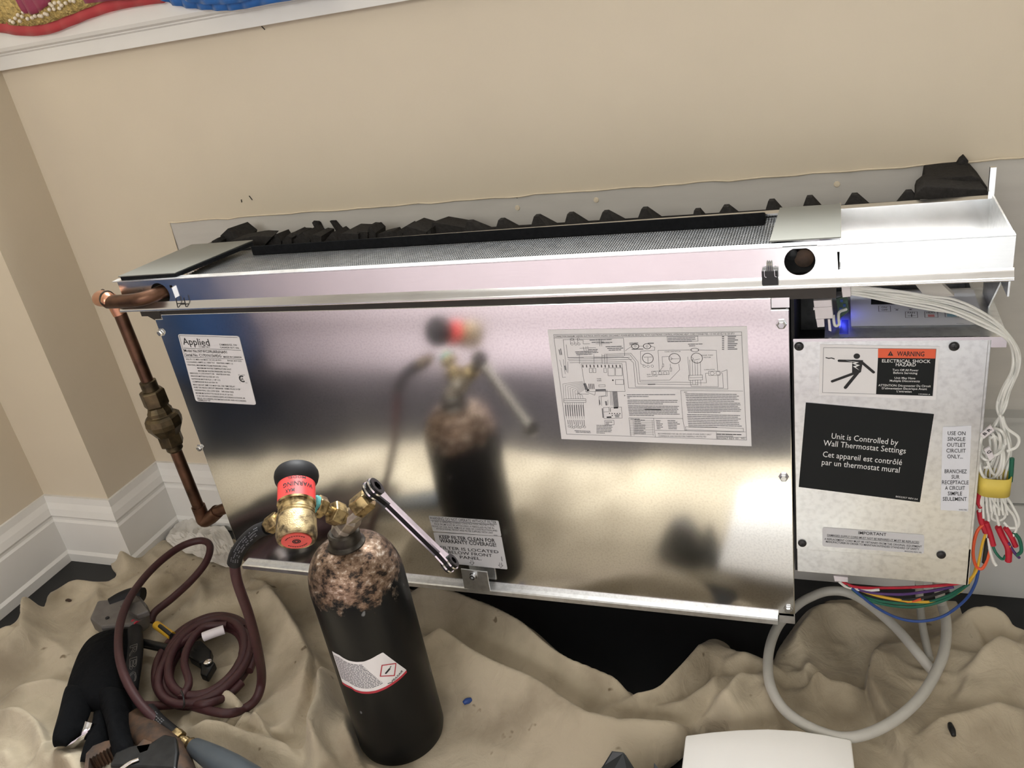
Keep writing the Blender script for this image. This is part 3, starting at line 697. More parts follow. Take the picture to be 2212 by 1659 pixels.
g.mk('top_flange', m_galv, U)
# trough: back wall, floor, end plate, partition
YB = .104
g = Geo()
g.hexa([(-.010,YB,.400),(.936,YB,.402),(.936,YB+.0015,.402),(-.010,YB+.0015,.400),(-.010,YB,.4345),(.936,YB,.4415),(.936,YB+.0015,.4415),(-.010,YB+.0015,.4345)])
g.mk('trough_back', m_fascia, U)
g = Geo().hexa([(.10,YB-.010,.4345),(.936,YB-.010,.4412),(.936,YB+.002,.4412),(.10,YB+.002,.4345),(.10,YB-.010,.4355),(.936,YB-.010,.4422),(.936,YB+.002,.4422),(.10,YB+.002,.4355)])
g.mk('back_rim', m_fascia, U)
Geo().box(.803,.936,YF+.002,YB,.4065,.4080).mk('trough_floor', m_fascia, U)
Geo().box(.934,.9355,YF+.001,YB+.002,.390,.4445).mk('end_plate', m_galv, U)
Geo().extrude([(.9342,YF+.02,.405),(.9342,YB,.405),(.9342,YB,.300),(.9342,.066,.346)], (.0014,0,0)).mk('end_plate', m_galv, U)
Geo().box(.932,.937,YB+.001,YB+.006,.430,.468).mk('end_tab', m_fascia, U)
for (z, y) in ((.438,-.012),(.420,-.010)): lathe('rivet', [(.003,0),(.003,.001),(.001,.002)], (.9355,y,z), (1,0,0), m_screw, U, n=10)
# black interior behind the holes + pipe end seen inside the right one
Geo().box(-.008,.802,.004,.020,.4095,.4305).mk('coil_block', m_black, U)
lathe('coil_stub', [(.0085,0),(.0085,.006),(.0065,.0075),(.002,.008)], (.7725,.0035,.4255), (0,-1,.0), m_rust, U, n=16)
lathe('coil_stub', [(.0055,0),(.0055,.006),(.004,.007)], (.7620,.0035,.4295), (0,-1,0), m_blackiron, U, n=14)
# finned coil seen through the open top: fine fins, too small to tell apart singly
Geo().box(.060,.746,YF+.011,YB-.002,.424,.4265).mk('coil_bed', m_black, U)
g = Geo(); x = .064
while x < .744:
    zz = .4325+fz_(x)*.5; g.add([(x,YF+.012,.427),(x,YB-.003,.427),(x,YB-.003,zz),(x,YF+.012,zz)], [(0,1,2,3)]); g.add([(x,YF+.012,zz),(x,YB-.003,zz),(x+.0011,YB-.003,zz-.0002),(x+.0011,YF+.012,zz-.0002)], [(0,1,2,3)])
    x += .0027
tag(g.mk('coil_fins', m_fin, U), kind='stuff')
g = Geo(); y = YF+.0125
while y < YB-.004:
    g.hexa([(.062,y,.4322),(.745,y,.4340),(.745,y+.0011,.4340),(.062,y+.0011,.4322),(.062,y,.4329),(.745,y,.4347),(.745,y+.0011,.4347),(.062,y+.0011,.4329)])
    y += .0048
tag(g.mk('coil_wires', m_fin, U), kind='stuff')
# zinc cover sheets over both coil ends
lidp = [(-.014,-.0175),(.070,-.0145),(.1005,YB-.001),(.004,YB-.004)]
Geo().extrude([(x,y,.4440) for x,y in lidp], (0,0,.0012)).mk('coil_cover', m_lid, U, bevel=.0003)['label'] = 'dull zinc cover sheet at the left end'
gp = [(-.012,-.0165),(.0715,-.0140),(.104,YB-.006),(.100,YB-.006),(.067,-.012),(-.012,-.0125)]
Geo().extrude([(x,y,.4395) for x,y in gp], (0,0,.0044)).mk('gasket', m_foamblk, U)
cp = [(.7435,-.0085),(.8035,-.0075),(.8035,YB-.008),(.7465,YB-.008)]
Geo().extrude([(x,y,.4445) for x,y in cp], (0,0,.0012)).mk('coil_cover', m_lid, U)['label'] = 'dull zinc cover sheet beside the open trough'
Geo().box(.8025,.8037,-.0085,YB-.001,.408,.4450).mk('partition', m_fascia, U)
# black foam seal standing along the back of the coil
g = Geo(); sx0, sx1 = .110, .733
g.hexa([(sx0+.006,.075,.4332),(sx1,.075,.4350),(sx1,.088,.4350),(sx0,.088,.4332),(sx0+.006,.075,.4450),(sx1,.075,.4480),(sx1,.090,.4435),(sx0,.090,.4408)])
g.mk('foam_seal', m_foamblk, U, bevel=.001)
# H shaped louvre and slot tab at the left
g = Geo()
for a, b in [((380,645),(384,664)),((397,643),(402,663)),((383,656),(400,655))]:
    A, B = PY(*a, YF-.0042), PY(*b, YF-.0042); tube_geo([A, B], .0006, g, 6, 1, False)
g.mk('spring_clip', m_blackiron, U)
Geo().box(.0655,.0675,YF-.004,YF+.001,.4170,.4300).mk('slot_tab', m_fascia, U)
# black sensor clip with prongs
c0 = [PY(u, v, YF-.006) for u, v in [(1645,586),(1680,585),(1681,615),(1646,616)]]
o = Geo().extrude(c0[::-1], (0,.006,0)).mk('sensor_clip', m_blkplastic, U, bevel=.0004)
for u in (1657,1661.5,1666): tube('prong', [PY(u,587,YF-.005), PY(u,570,YF-.004), PY(u,568,YF)], .0007, m_screw, o, n=6, per=4)
for pts in ([(1651,585),(1652,597),(1656,599)],[(1673,584),(1674,596),(1678,598)]): tube('prong', [PY(u,v,YF-.0066) for u,v in pts], .0004, m_screw, o, n=5, per=4)

# ---- control box at the right
CBZ0, CBZ1 = .064, .342
g = Geo()
cb = Geo().box(.762,.9265,.0,.0022,.096,CBZ1).mk('control_box', m_galv, U, bevel=.0004)
cb['label'] = 'galvanised control box with warning stickers'
g = Geo().box(.7625,.9285,.0022,.0040,CBZ0,.110).box(.9265,.9290,.0022,.16,CBZ0,CBZ1).box(.7625,.9265,.004,.16,CBZ0,CBZ0+.002).box(.7625,.9265,.158,.16,CBZ0,CBZ1)
g.mk('control_box_base', m_galv, U, bevel=.0003)
Geo().box(.760,.763,.004,.155,CBZ0,.386).mk('box_side', m_black, U)
for (u, v) in [(1726,748),(2061,748),(1733,1173),(2033,1198)]:
    c = PY(u, v, -.0002)
    s_ = lathe('black_screw', [(.0044,0),(.0044,.0008),(.0038,.0020),(.0022,.0028)], c, (0,-1,0), m_blkplastic, cb, n=20)
    for rz in (0, 1):
        e = np.array([.0022,0,0]) if rz == 0 else np.array([0,0,.0022]); w = np.array([0,0,.0004]) if rz == 0 else np.array([.0004,0,0])
        p = c+np.array([0,-.00284,0]); Geo().extrude([p-e-w,p+e-w,p+e+w,p-e+w], (0,.0004,0)).mk('cross_recess', m_ink, s_)
# shelf with membrane keypad
Geo().box(.790,.941,-.0012,.118,.3435,.3452).mk('control_shelf', m_galv, U)
Geo().box(.762,.941,-.0022,-.0002,.3425,.3455).box(.9285,.9405,-.0016,.0,.3350,.3430).mk('shelf_lip', m_fascia, U)
Geo().box(.760,.800,.006,.12,.10,.102).mk('box_side', m_black, U)
D = planarz((1640,560,.2586), .3453, U)
D.poly2('base', [np.array(p) for p in [(.8135,.0245),(.9270,.0235),(.9270,.1120),(.8135,.1120)]], .0008)
kk = 'ink'; hh = .0011
D.poly('black', [(935,340),(1135,340),(1150,358),(1150,385),(933,387)], hh)
def kbox(cx, cy, w, h_): D.line(kk, [(cx-w/2,cy-h_/2),(cx+w/2,cy-h_/2),(cx+w/2+3,cy+h_/2),(cx-w/2+2,cy+h_/2)], 4, hh, True)
kbox(1046,422,98,48); kbox(1270,472,100,50); kbox(1436,470,108,50); kbox(1607,467,112,50)
D.text(kk,'ON/',1020,416,1070,416,13,hh,.02); D.text(kk,'OFF',1022,438,1072,438,13,hh,.02)
D.text(kk,'FAN',1240,462,1300,462,13,hh,.02); D.line(kk,[(1242,482),(1305,480)],7,hh); D.line(kk,[(1272,468),(1273,490)],7,hh)
D.text(kk,'HEAT',1398,462,1472,461,13,hh,.02); D.poly('pink',[(1408,470),(1462,470),(1466,490),(1410,490)],hh)
D.text(kk,'COOL',1565,458,1640,457,13,hh,.02); D.poly('blue',[(1568,466),(1645,466),(1650,488),(1570,488)],hh)
for x, y in ((1150,432),(1263,429),(1378,428),(1492,426),(1612,424)):
    D.disc(kk,(x,y),13,hh,12,.7); D.line('grey',[(x-22,y-12),(x+18,y-12)],5,hh)
D.line(kk,[(1195,372),(1225,372)],10,hh); D.line(kk,[(1225,372),(1255,368),(1270,382),(1340,380),(1355,372)],4,hh)
D.line('grey',[(1648,546),(1708,546)],5,hh)
D.done('keypad', m_membrane, {'ink':('lettering',m_ink),'black':('display_window',m_blkplastic),'pink':('print',m_pink),'blue':('print',m_ltblue),'grey':('lettering',m_inkgrey)}, 'white membrane keypad with four buttons')
# open corner beside the keypad: circuit board and connectors
Geo().box(.763,.800,.030,.118,.300,.302).mk('box_side', m_black, U)
bd = Geo().extrude([PY(u,v,.035) for u,v in [(1806,645),(1830,640),(1834,672),(1812,690)]][::-1], (0,.002,0)).mk('circuit_board', m_pcb, U)
for (u,v) in ((1818,650),(1824,660),(1816,668)): Geo().extrude([PY(u+a,v+b,.034) for a,b in ((-3,-3),(3,-3),(3,3),(-3,3))][::-1],(0,.001,0)).mk('chip', m_wblue, bd)
cn = Geo().extrude([PY(u,v,.004) for u,v in [(1757,650),(1796,648),(1800,688),(1762,690)]][::-1], (0,.012,0)).mk('plug', m_connector, U, bevel=.0005)
Geo().extrude([PY(u,v,.003) for u,v in [(1757,665),(1797,663),(1797,668),(1757,670)]][::-1], (0,.002,0)).mk('ridge', m_connector, cn)
Geo().extrude([PY(u,v,.006) for u,v in [(1763,690),(1780,689),(1781,706),(1766,707)]][::-1], (0,.008,0)).mk('latch', m_connector, cn)
Geo().extrude([PY(u,v,.006) for u,v in [(1788,690),(1793,690),(1796,716),(1790,714)]][::-1], (0,.004,0)).mk('latch', m_connector, cn)
tube('jumper_wire', [PY(1800,680,.012),PY(1803,702,.010),PY(1812,700,.012),PY(1812,676,.02),PY(1828,668,.028)], .0014, m_wirewhite, U)
Geo().extrude([PY(u,v,.02) for u,v in [(1975,612),(2030,610),(2062,640),(2000,643)]][::-1], (0,.004,.002)).mk('plastic_flap', m_plastic, U)
Geo().extrude([PY(u,v,.012) for u,v in [(1800,1244),(1832,1248),(1832,1258),(1803,1256)]][::-1], (0,.012,0)).mk('plug', m_connector, U, bevel=.0005)
# blue indicator glow on the board
Geo().extrude([PZ(u,v,.3453)+np.array([0,0,.0003]) for u,v in [(1813,722),(1832,722),(1832,692),(1818,692)]], (0,0,.0003)).mk('indicator_strip', None or mat('blue_indicator', S(70,80,230), .3, var=(60,.3,.7,.9)), U)
lt = bpy.data.lights.new('blue_led', 'POINT'); lt.energy = .008; lt.color = (.08,.10,1); lt.shadow_soft_size = .003
lo = bpy.data.objects.new('blue_led', lt); COL.objects.link(lo); lo.location = (.806, .052, .358)

# ---- stickers on the front panel
yp = -.0001
D = planar((370,700,.1205), yp, U)
D.poly('base', rounded([(115,180),(1215,215),(1525,1450),(440,1385)], 45), .0002)
T = lambda b,x0,y0,x1,y1,c,bo=0.0: D.text('ink',b,x0,y0,x1,y1,c,.0005,bo)
T('Applied',225,365,700,388,118,.012); T('COMFORT',500,417,705,424,24,.01); T('CAMBRIDGE, ON',870,381,1180,390,30,.012); T('CANADA N1T 1A6',885,431,1220,441,30,.012)
D.line('ink',[(225,428),(1250,468)],5,.0005); D.line('ink',[(255,588),(1290,632)],5,.0005); D.line('ink',[(145,203),(1190,238)],5,.0005); D.line('ink',[(145,203),(252,588)],5,.0005)
T('Model No.NYWC09L00E6NA91',240,495,1005,526,46,.02); T('Serial No. C1701N1569DG',268,570,905,594,46,.02); T('MADE IN CANADA',945,600,1270,608,30,.015)
for b,x0,y0,x1,y1 in [('VOLTS 115 MIN 104 MAX 127 HZ 60 PH1',270,640,900,660),('R410A 34.9 OZS',1015,665,1265,675),('COOLING AMPS 6.1 EER 9.4',285,690,780,706),('HEATING AMPS 1.5',820,707,1110,722),
  ('HEATING, MAXIMUM STEAM PRESSURE 2 PSIG.',300,740,1015,772),('MAXIMUM WATER TEMPERATURE 210 F',475,798,1080,822),('MAXIMUM WATER PRESSURE 300 PSIG',490,848,1070,873),('EER/COOL 11.3 BTU/WATT HR',345,890,780,906),('HEATER KW N/A',815,908,1060,920),
  ('INDOOR MOTOR FLA 0.85 HP 1/15',360,940,855,963),('OUTDOOR MOTOR FLA 1.1 HP 1/12',370,992,885,1016),('COMPRESSOR RLA 6.0 LRA 30',390,1042,835,1062),('MAX CIRCUIT AMP 15.0 MOP 15A, USE TIME DELAY',400,1096,1150,1132),
  ('FUSE OR HACR CIRCUIT BREAKER  NEMA PLUG 5-15P',415,1144,1245,1182),('DESIGN PSIG: 235 LOW SIDE',430,1194,870,1217),('540 HIGH SIDE',910,1218,1125,1231),('MAXIMUM OUTPUT TO VALVE 20 VA AT 24 VAC',445,1245,1115,1281),
  ('TO BE USED WITH ACCORDING SLEEVE, ACCORDING OUTDOOR AIR',460,1295,1330,1341),('GRILLE, ACCORDING ROOM ENCLOSURE AND ACCORDING',470,1340,1350,1391),('THERMOSTAT KIT',480,1373,710,1387)]: T(b,x0,y0,x1,y1,25,.01)
D.ring('ink',(1275,980),46,20,.0005,20,math.radians(50),math.radians(310)); T('SA',1250,1000,1305,1003,44,.03); T('LR 114923',1205,914,1325,918,14); T('C',1235,1055,1248,1056,14); T('US',1335,1058,1370,1060,14)
D.done('rating_sticker', m_sticker, {'ink':('lettering',m_ink)}, 'white rating sticker with black print')

D = planar((1170,690,.217), yp, U); B = 'ink'; Gk = 'grey'; h5 = .0005
D.poly('base', [(58,103),(2045,68),(2090,1262),(198,1190)], .0002)
ln = lambda *p, w=3.2, c=False: D.line(Gk, list(p), w, h5, c)
ln((120,150),(1990,122),(2040,1200),(250,1140), c=True); ln((122,183),(1990,156))
D.text(Gk,'CONNECTION DIAGRAM  DANGER: ELECTRICAL SHOCK HAZARD, DISCONNECT POWER BEFORE SERVICING  NYWC ELECTRONIC CONTROL, HYDRONIC HEAT, CORD CONNECTED, 115 VAC 60 HZ, 9 & 12K BTU',132,176,1920,148,17,h5,.012)
# upper left switch block
ln((215,200),(815,185),(828,360)); ln((215,200),(250,520)); ln((245,250),(262,380),(420,378)); ln((285,190),(290,245)); ln((320,188),(328,240)); ln((355,186),(362,240))
for x,y in ((303,197),(368,195),(303,243),(340,243),(372,242)): D.ring(Gk,(x,y),12,3,h5,12)
ln((385,205),(415,205),(415,242),(480,240)); ln((415,270),(425,320)); ln((440,268),(448,330)); ln((460,265),(468,325)); ln((380,285),(540,280)); ln((575,195),(580,265)); ln((590,195),(600,265)); ln((540,240),(680,238))
D.greek(Gk,480,205,700,198,2,20,22,12,h5,seed=2); D.greek(Gk,600,228,800,224,1,0,0,12,h5,seed=3); D.greek(Gk,470,300,660,296,1,0,0,12,h5,seed=4); D.greek(Gk,640,270,800,266,3,15,17,12,h5,seed=5)
D.greek(Gk,335,322,560,312,3,8,14,11,h5,seed=6)
D.line(Gk,[(190,290),(200,350)],8,h5); D.line(Gk,[(175,300),(185,350)],8,h5); ln((180,400),(200,470)); ln((215,395),(235,540)); ln((195,480),(210,575),(240,572)); D.line(Gk,[(232,460),(240,500)],10,h5)
# board
ln((395,440),(800,438),(832,715),(440,716)); ln((395,440),(440,716)); ln((262,420),(262,530)); ln((262,378),(820,368)); ln((262,395),(270,395),(880,375)); ln((270,410),(295,410),(900,395)); ln((280,430),(330,428),(840,420),(866,680),(1855,692),(1845,500),(1790,520))
ln((630,345),(890,335),(960,420),(980,620),(1500,625)); ln((600,360),(880,350),(935,420),(960,640),(1560,648)); ln((520,380),(860,378),(915,430),(935,670),(1810,680),(1800,530))
for x in (375,520,600,625,650): ln((x,345),(x+4,440))
for i,x in enumerate(range(410,800,37)): D.line(B,[(x,452),(x+3,474)],9,h5)
for x,y,w,hq in ((475,485,28,42),(512,485,28,42),(620,485,26,42),(660,480,66,78),(735,480,66,78),(735,598,80,48)): ln((x,y),(x+w,y),(x+w+2,y+hq),(x+2,y+hq), c=True)
D.text(Gk,'POWER',553,596,595,595,12,h5); D.text(Gk,'BOARD',555,614,597,613,12,h5); D.disc(B,(710,603),8,h5,12); ln((570,650),(632,648),(634,668),(572,670), c=True)
for i in range(9):
    y0 = 632+i*6; ln((410+i*3,618+i*9),(340+i*3,622+i*14),(212+i*24,640+i*14),(222+i*24,790), w=2.4)
ln((220,790),(440,788),(442,825),(222,827), c=True); ln((222,808),(441,806))
for i in range(9): ln((240+i*22,828),(250+i*22,985), w=2.4); D.line(Gk,[(236+i*22,850),(246+i*22,960)],6,h5); D.line(Gk,[(262+i*20,1000),(266+i*20,1040+8*(i%3))],5,h5)
for i in range(8): D.ring(Gk,(275+i*22,1062+(i%3)*6),11,3,h5,10)
D.greek(Gk,330,1106,495,1112,2,12,14,10,h5,seed=8); D.greek(Gk,548,1052,705,1056,6,0,15,10,h5,seed=9); D.line(Gk,[(430,640),(450,690)],26,h5); D.line(B,[(455,705),(470,700)],18,h5)
for x in range(470,520,16): D.line(B,[(x,640),(x+6,690)],6,h5)
ln((445,720),(530,752),(540,690)); ln((340,740),(470,742)); D.line(Gk,[(545,703),(635,700)],20,h5)
ln((575,855),(572,765),(640,755),(640,700)); ln((598,855),(592,768),(655,760),(652,700)); ln((660,850),(660,800)); ln((690,855),(684,720)); ln((705,855),(696,720))
for x in range(706,752,5): ln((x,715),(x+14,868), w=3)
D.line(B,[(722,878),(758,876)],16,h5); D.line(Gk,[(640,815),(646,850)],16,h5); D.line(Gk,[(575,800),(582,845)],8,h5); D.line(Gk,[(605,885),(612,975)],9,h5)
ln((615,875),(795,870),(802,980),(622,985), c=True); ln((617,920),(668,918)); ln((668,872),(672,918))
for x,y in ((684,890),(685,908),(677,933),(702,934),(728,935),(753,935),(780,935),(704,954)): D.disc(B,(x,y),6,h5,10)
D.line(B,[(652,972),(692,970)],14,h5); D.line(Gk,[(730,952),(775,950)],9,h5); D.line(Gk,[(735,968),(770,967)],9,h5); ln((628,1005),(720,1002),(722,1046),(632,1048), c=True); D.greek(Gk,640,1022,705,1020,2,2,16,11,h5,seed=12)
# right-hand components
for x,y in ((932,265),(1050,265)): D.ring(B,(x,y),28,5,h5,20,sx=1.3); D.ring(Gk,(x,y),10,3,h5,10)
ln((895,268),(860,290),(835,310)); ln((970,265),(1012,265)); ln((1088,265),(1128,275),(1125,305),(985,315),(988,440),(1022,455)); D.greek(Gk,875,235,970,232,2,2,15,11,h5,seed=13); D.line(Gk,[(1060,236),(1115,235)],9,h5); D.line(Gk,[(900,295),(1010,293)],8,h5)
ln((1250,170),(1555,165),(1558,215),(1255,222), c=True); D.greek(Gk,1260,186,1548,180,3,0,16,11,h5,seed=14)
for i in range(8): D.line(Gk,[(1855,168+i*18),(1855+random.uniform(60,120),167+i*18)],9,h5); D.line(B if i == 0 else Gk,[(1798,170+i*18),(1815,170+i*18)],8,h5)
for x,y,r,w in ((1058,385,54,5),(1325,388,56,5),(1545,383,56,5),(1525,302,20,4)): D.ring(B if r>30 else Gk,(x,y),r,w,h5,28,sx=1.0 if r>30 else 1.9)
D.greek(Gk,1460,245,1600,242,2,10,17,12,h5,seed=15); D.text(Gk,'COND. FAN MOTOR',1225,325,1385,322,11,h5); D.text(Gk,'EVAP. FAN',1595,362,1705,358,11,h5); D.text(Gk,'MOTOR',1615,383,1685,381,11,h5)
ln((1020,375),(1100,373)); ln((1058,373),(1060,440)); ln((1275,392),(1370,390)); ln((1280,370),(1300,388),(1285,405)); ln((1490,370),(1512,388),(1495,405),(1575,392))
for x,y in ((1022,463),(1060,465),(1102,463)): D.ring(Gk,(x,y),13,3,h5,12)
ln((1160,305),(1490,302)); ln((1562,302),(1740,305),(1752,505)); ln((1160,305),(1172,515)); ln((1268,365),(1200,370),(1205,440)); ln((1205,440),(1215,440),(1215,470),(1200,470),c=True); ln((1205,472),(1170,520)); ln((1280,440),(1284,478)); ln((1278,480),(1294,480),(1294,515),(1280,515),c=True); ln((1366,440),(1374,500),(1275,602),(985,604))
ln((1095,515),(1265,508),(1270,545),(1100,552), c=True)
for x in (1125,1180,1230): D.ring(Gk,(x,532),17,3,h5,14)
D.text(Gk,'RUN',1050,552,1085,551,10,h5); D.text(Gk,'CAPACITOR',1050,572,1155,568,10,h5); D.text(Gk,'CAPACITOR',1620,505,1725,500,10,h5)
for i,x in enumerate((1475,1500,1525,1550,1580)): ln((x,400+i*5),(x+5,555)); ln((x+4,600),(x+6,640+i*4))
ln((1462,555),(1600,550),(1604,600),(1466,605), c=True); ln((1464,580),(1602,576)); ln((1485,640),(1490,665),(1760,668),(1755,560)); ln((1535,628),(1640,630),(1632,535),(1662,533)); ln((1455,370),(1472,570))
ln((1662,515),(1770,512),(1790,530),(1772,555),(1665,556), c=True); D.ring(Gk,(1698,535),20,3,h5,14); D.ring(Gk,(1755,533),20,3,h5,14)
D.line(Gk,[(1060,645),(1130,643)],9,h5)
# notes
ln((1385,706),(2005,712)); ln((1385,706),(1405,985)); ln((870,978),(1405,985),(1425,1100),(1445,1100)); ln((870,978),(890,1160)); ln((1115,982),(1132,1170)); ln((1132,1102),(2030,1118)); ln((1740,1118),(1742,1190)); ln((1742,1168),(2035,1172))
D.greek(Gk,850,748,1335,746,2,4,18,11,h5,seed=20); D.disc(Gk,(828,756),9,h5,3); D.greek(Gk,855,780,900,780,1,0,0,11,h5,seed=21); D.greek(Gk,858,803,1360,805,3,0,17,11,h5,seed=22); D.greek(Gk,862,858,1370,864,7,2,15.5,11,h5,seed=23); D.line(B,[(1030,893),(1185,896)],10,h5)
D.greek(Gk,1420,722,1455,722,1,0,0,10,h5,seed=24); D.greek(Gk,1430,740,1970,745,5,4,17,11,h5,seed=25); D.greek(Gk,1440,826,1985,832,7,3,16,11,h5,seed=26); D.greek(Gk,1450,945,1990,955,8,2,17.5,11,h5,seed=27); ln((1432,1066),(2008,1082),(2010,1116),(1436,1098), c=True)
D.greek(Gk,885,990,1105,992,1,0,0,11,h5,seed=28)
for i in range(9):
    ln((878,1003+i*17),(1118,1007+i*17), w=2); D.greek(Gk,925,998+i*17,1080,1001+i*17,1,0,0,10,h5,seed=30+i)
for cx_ in (910,1100): ln((cx_,1000),(cx_+12,1155), w=2)
for i in range(6): D.greek(Gk,1140+i*2,1005+i*16,1210+i*2,1007+i*16,1,0,0,11,h5,seed=50+i); D.greek(Gk,1255+i*2,1005+i*16,1400,1008+i*16,1,0,0,11,h5,seed=60+i)
D.text(Gk,'RECOMMENDED FOR USE ON GROUNDED POWER SUPPLY ONLY',1160,1142,1690,1150,13,h5); D.text(Gk,'COMPRESSOR AND FAN MOTORS THERMALLY PROTECTED',1165,1165,1640,1172,13,h5)
D.text(Gk,'B032067 REV 00',1748,1190,1960,1192,18,h5); D.text(Gk,'WD',1985,1190,2025,1191,16,h5); D.greek(B,1745,1140,2030,1146,1,0,0,15,h5,seed=70); D.greek(Gk,1745,1158,2030,1163,1,0,0,10,h5,seed=71)
wd = D.done('wiring_diagram', m_sticker, {'ink':('diagram_print',m_ink),'grey':('diagram_lines',m_inkgrey)}, 'white wiring diagram sheet')
for o in wd.children: o['kind'] = 'stuff'

D = planar((900,1090,.12658), yp, U)
D.poly('base', rounded([(205,190),(1395,275),(1447,540),(280,455)],22), .0002); D.poly('base', rounded([(285,470),(1447,545),(1552,1105),(400,985)],22), .0002)
T = lambda b,x0,y0,x1,y1,c,bo=0.0: D.text('ink',b,x0,y0,x1,y1,c,.0005,bo)
T('WARNING: DO NOT OPERATE WITHOUT FILTER',228,247,1368,326,46,.004); D.line('ink',[(235,262),(1368,338)],6,.0005)
T('IF UNIT IS OPERATED DURING CONSTRUCTION, PROTECT COIL',272,298,1335,370,28,.004); T('FACE FROM DUST BY ATTACHING A FIBREGLASS FILTER IN',308,340,1325,414,28,.004); T('FRONT OF COIL FACE. REMOVE AT END OF CONSTRUCTION AND',268,378,1380,458,28,.004); T('ATTACH PANEL FRONT AND FILTER SUPPLIED WITH UNIT',340,420,1312,494,28,.004)
T('KEEP FILTER CLEAN FOR',395,575,1345,642,58,.045); T('WARRANTY COVERAGE!',405,640,1365,716,58,.045)
T('FILTER IS LOCATED',410,752,1405,830,48,.015); T('BELOW FRONT',545,827,1295,892,48,.015); T('PANEL.',745,915,1115,945,48,.015)
for cx_, cy_ in ((945,985),(1435,1030)): D.line('ink',[(cx_-18,cy_-45),(cx_-14,cy_),(cx_-38,cy_-2),(cx_+5,cy_+42),(cx_+40,cy_+4),(cx_+18,cy_+2),(cx_+12,cy_-43)],6,.0005)
D.line('ink',[(1318,518),(1380,523)],8,.0005); D.line('ink',[(1448,885),(1462,960)],9,.0005)
D.done('filter_sticker', m_stickerg, {'ink':('lettering',m_ink)}, 'grey filter warning sticker')

# ---- stickers on the control box
D = planar((1640,560,.2586), yp, U)
D.poly('base', [(510,710),(1508,728),(1475,1175),(498,1132)], .0002)
D.line('grey',[(538,738),(1478,748),(1448,1140),(528,1112)],3,.0004,True)
D.poly('orange',[(993,745),(1477,750),(1472,828),(992,822)],.0004); D.poly('black',[(992,822),(1472,828),(1446,1140),(976,1125)],.0004)
D.text('ink','WARNING',1150,806,1378,809,38,.0006,.035); D.poly('ink',[(1072,803),(1120,804),(1097,764)],.0006); D.line('orange2',[(1097,780),(1097,794)],4,.0007)
for b,x0,y0,x1,y1,c,bo in [('ELECTRICAL SHOCK',1025,859,1430,864,26,.02),('HAZARD',1140,890,1308,893,26,.02),('Turn Off All Power',1113,930,1330,934,17,.01),('Before Servicing',1120,954,1320,958,17,.01),('Unit May Have',1130,997,1303,1000,17,.01),('Multiple Disconnects',1090,1020,1340,1025,17,.01),
  ('ATTENTION: Déconnecter Du Circuit',995,1058,1432,1066,17,.01),("D'alimentation Électrique Avant",1025,1083,1400,1090,17,.01),("L'entretien",1148,1108,1272,1112,17,.01),('1053000-A',1330,1128,1428,1132,9,.0)]: D.text('white',b,x0,y0,x1,y1,c,.0006,bo)
D.disc('ink',(815,808),27,.0005,22); D.cap('ink',(667,846),(800,850),24,.0005); D.cap('ink',(848,852),(955,942),25,.0005); D.poly('ink',[(776,838),(868,842),(850,940),(805,968),(776,950)],.00052)
D.cap('ink',(800,948),(610,1018),25,.0005); D.cap('ink',(822,945),(720,1070),29,.0005)
D.poly('white',[(720,843),(832,858),(802,872),(842,882),(806,898),(838,926),(782,892),(815,884),(774,866),(805,860)],.0007)
D.line('ink',[(557,820),(580,826),(605,823),(628,831)],9,.0005)
D.done('shock_warning_sticker', m_sticker, {'grey':('border',m_inkgrey),'orange':('header_band',m_orange),'orange2':('mark',m_orange),'black':('text_panel',m_stickblk),'ink':('symbol',m_ink),'white':('lettering',m_inkwhite)}, 'orange, black and white electrical shock warning sticker')
zE = (1640,850,.2586)
D = planar(zE, yp, U); D.poly('base', [(390,75),(1460,172),(1342,908),(330,780)], .0002)
for b,x0,y0,x1,y1,c in [('Unit is Controlled by',603,374,1157,430,46),('Wall Thermostat Settings',535,432,1222,500,46),('Cet appareil est contrôlé',530,526,1190,596,46),('par un thermostat mural',522,592,1170,660,46),('B052357 REV.04',1140,864,1322,888,13)]: D.text('white',b,x0,y0,x1,y1,c,.0005)
D.done('thermostat_notice', m_stickblk, {'white':('lettering',m_inkwhite)}, 'black notice with white lettering')
D = planar(zE, yp, U); D.poly('base', [(1532,280),(1772,268),(1745,985),(1515,972)], .0002)
for b,x0,x1,y,c in [('USE ON',1573,1722,346,31),('SINGLE',1573,1720,394,31),('OUTLET',1567,1723,443,31),('CIRCUIT',1562,1724,491,31),('ONLY...',1570,1700,540,31),('BRANCHEZ',1548,1733,664,31),('SUR',1605,1672,710,31),('RECEPTACLE',1527,1748,756,31),('A CIRCUIT',1552,1718,803,31),('SIMPLE',1575,1694,849,31),('SEULEMENT',1533,1732,895,31),('R402782',1668,1735,974,10)]: D.text('ink',b,x0,y-1,x1,y+1,c,.0005,.012)
D.done('outlet_sticker', m_clear, {'ink':('lettering',m_ink)}, 'pale narrow outlet sticker with black capitals')
D = planar(zE, yp, U); D.poly('base', rounded([(528,1115),(1380,1180),(1375,1338),(528,1275)],20), .0002)
for b,x0,y0,x1,y1,c,bo in [('IMPORTANT',828,1173,1062,1188,24,.02),('DAMAGED SUPPLY CORD MUST NOT BE REPAIRED-IT MUST BE REPLACED',568,1188,1335,1250,16,.012),('A REPLACEMENT CORD MUST BE OBTAINED FROM THE ORIGINAL EQUIPMENT',545,1220,1357,1286,16,.012),('MANUFACTURER IN ORDER TO MAINTAIN INTENDED STANDARD OF SAFETY',557,1243,1337,1308,16,.012),('B052296 REV. 00',1215,1320,1355,1331,10,0)]: D.text('ink',b,x0,y0,x1,y1,c,.0005,bo)
D.line('ink',[(568,1193),(1335,1255)],3,.0005)
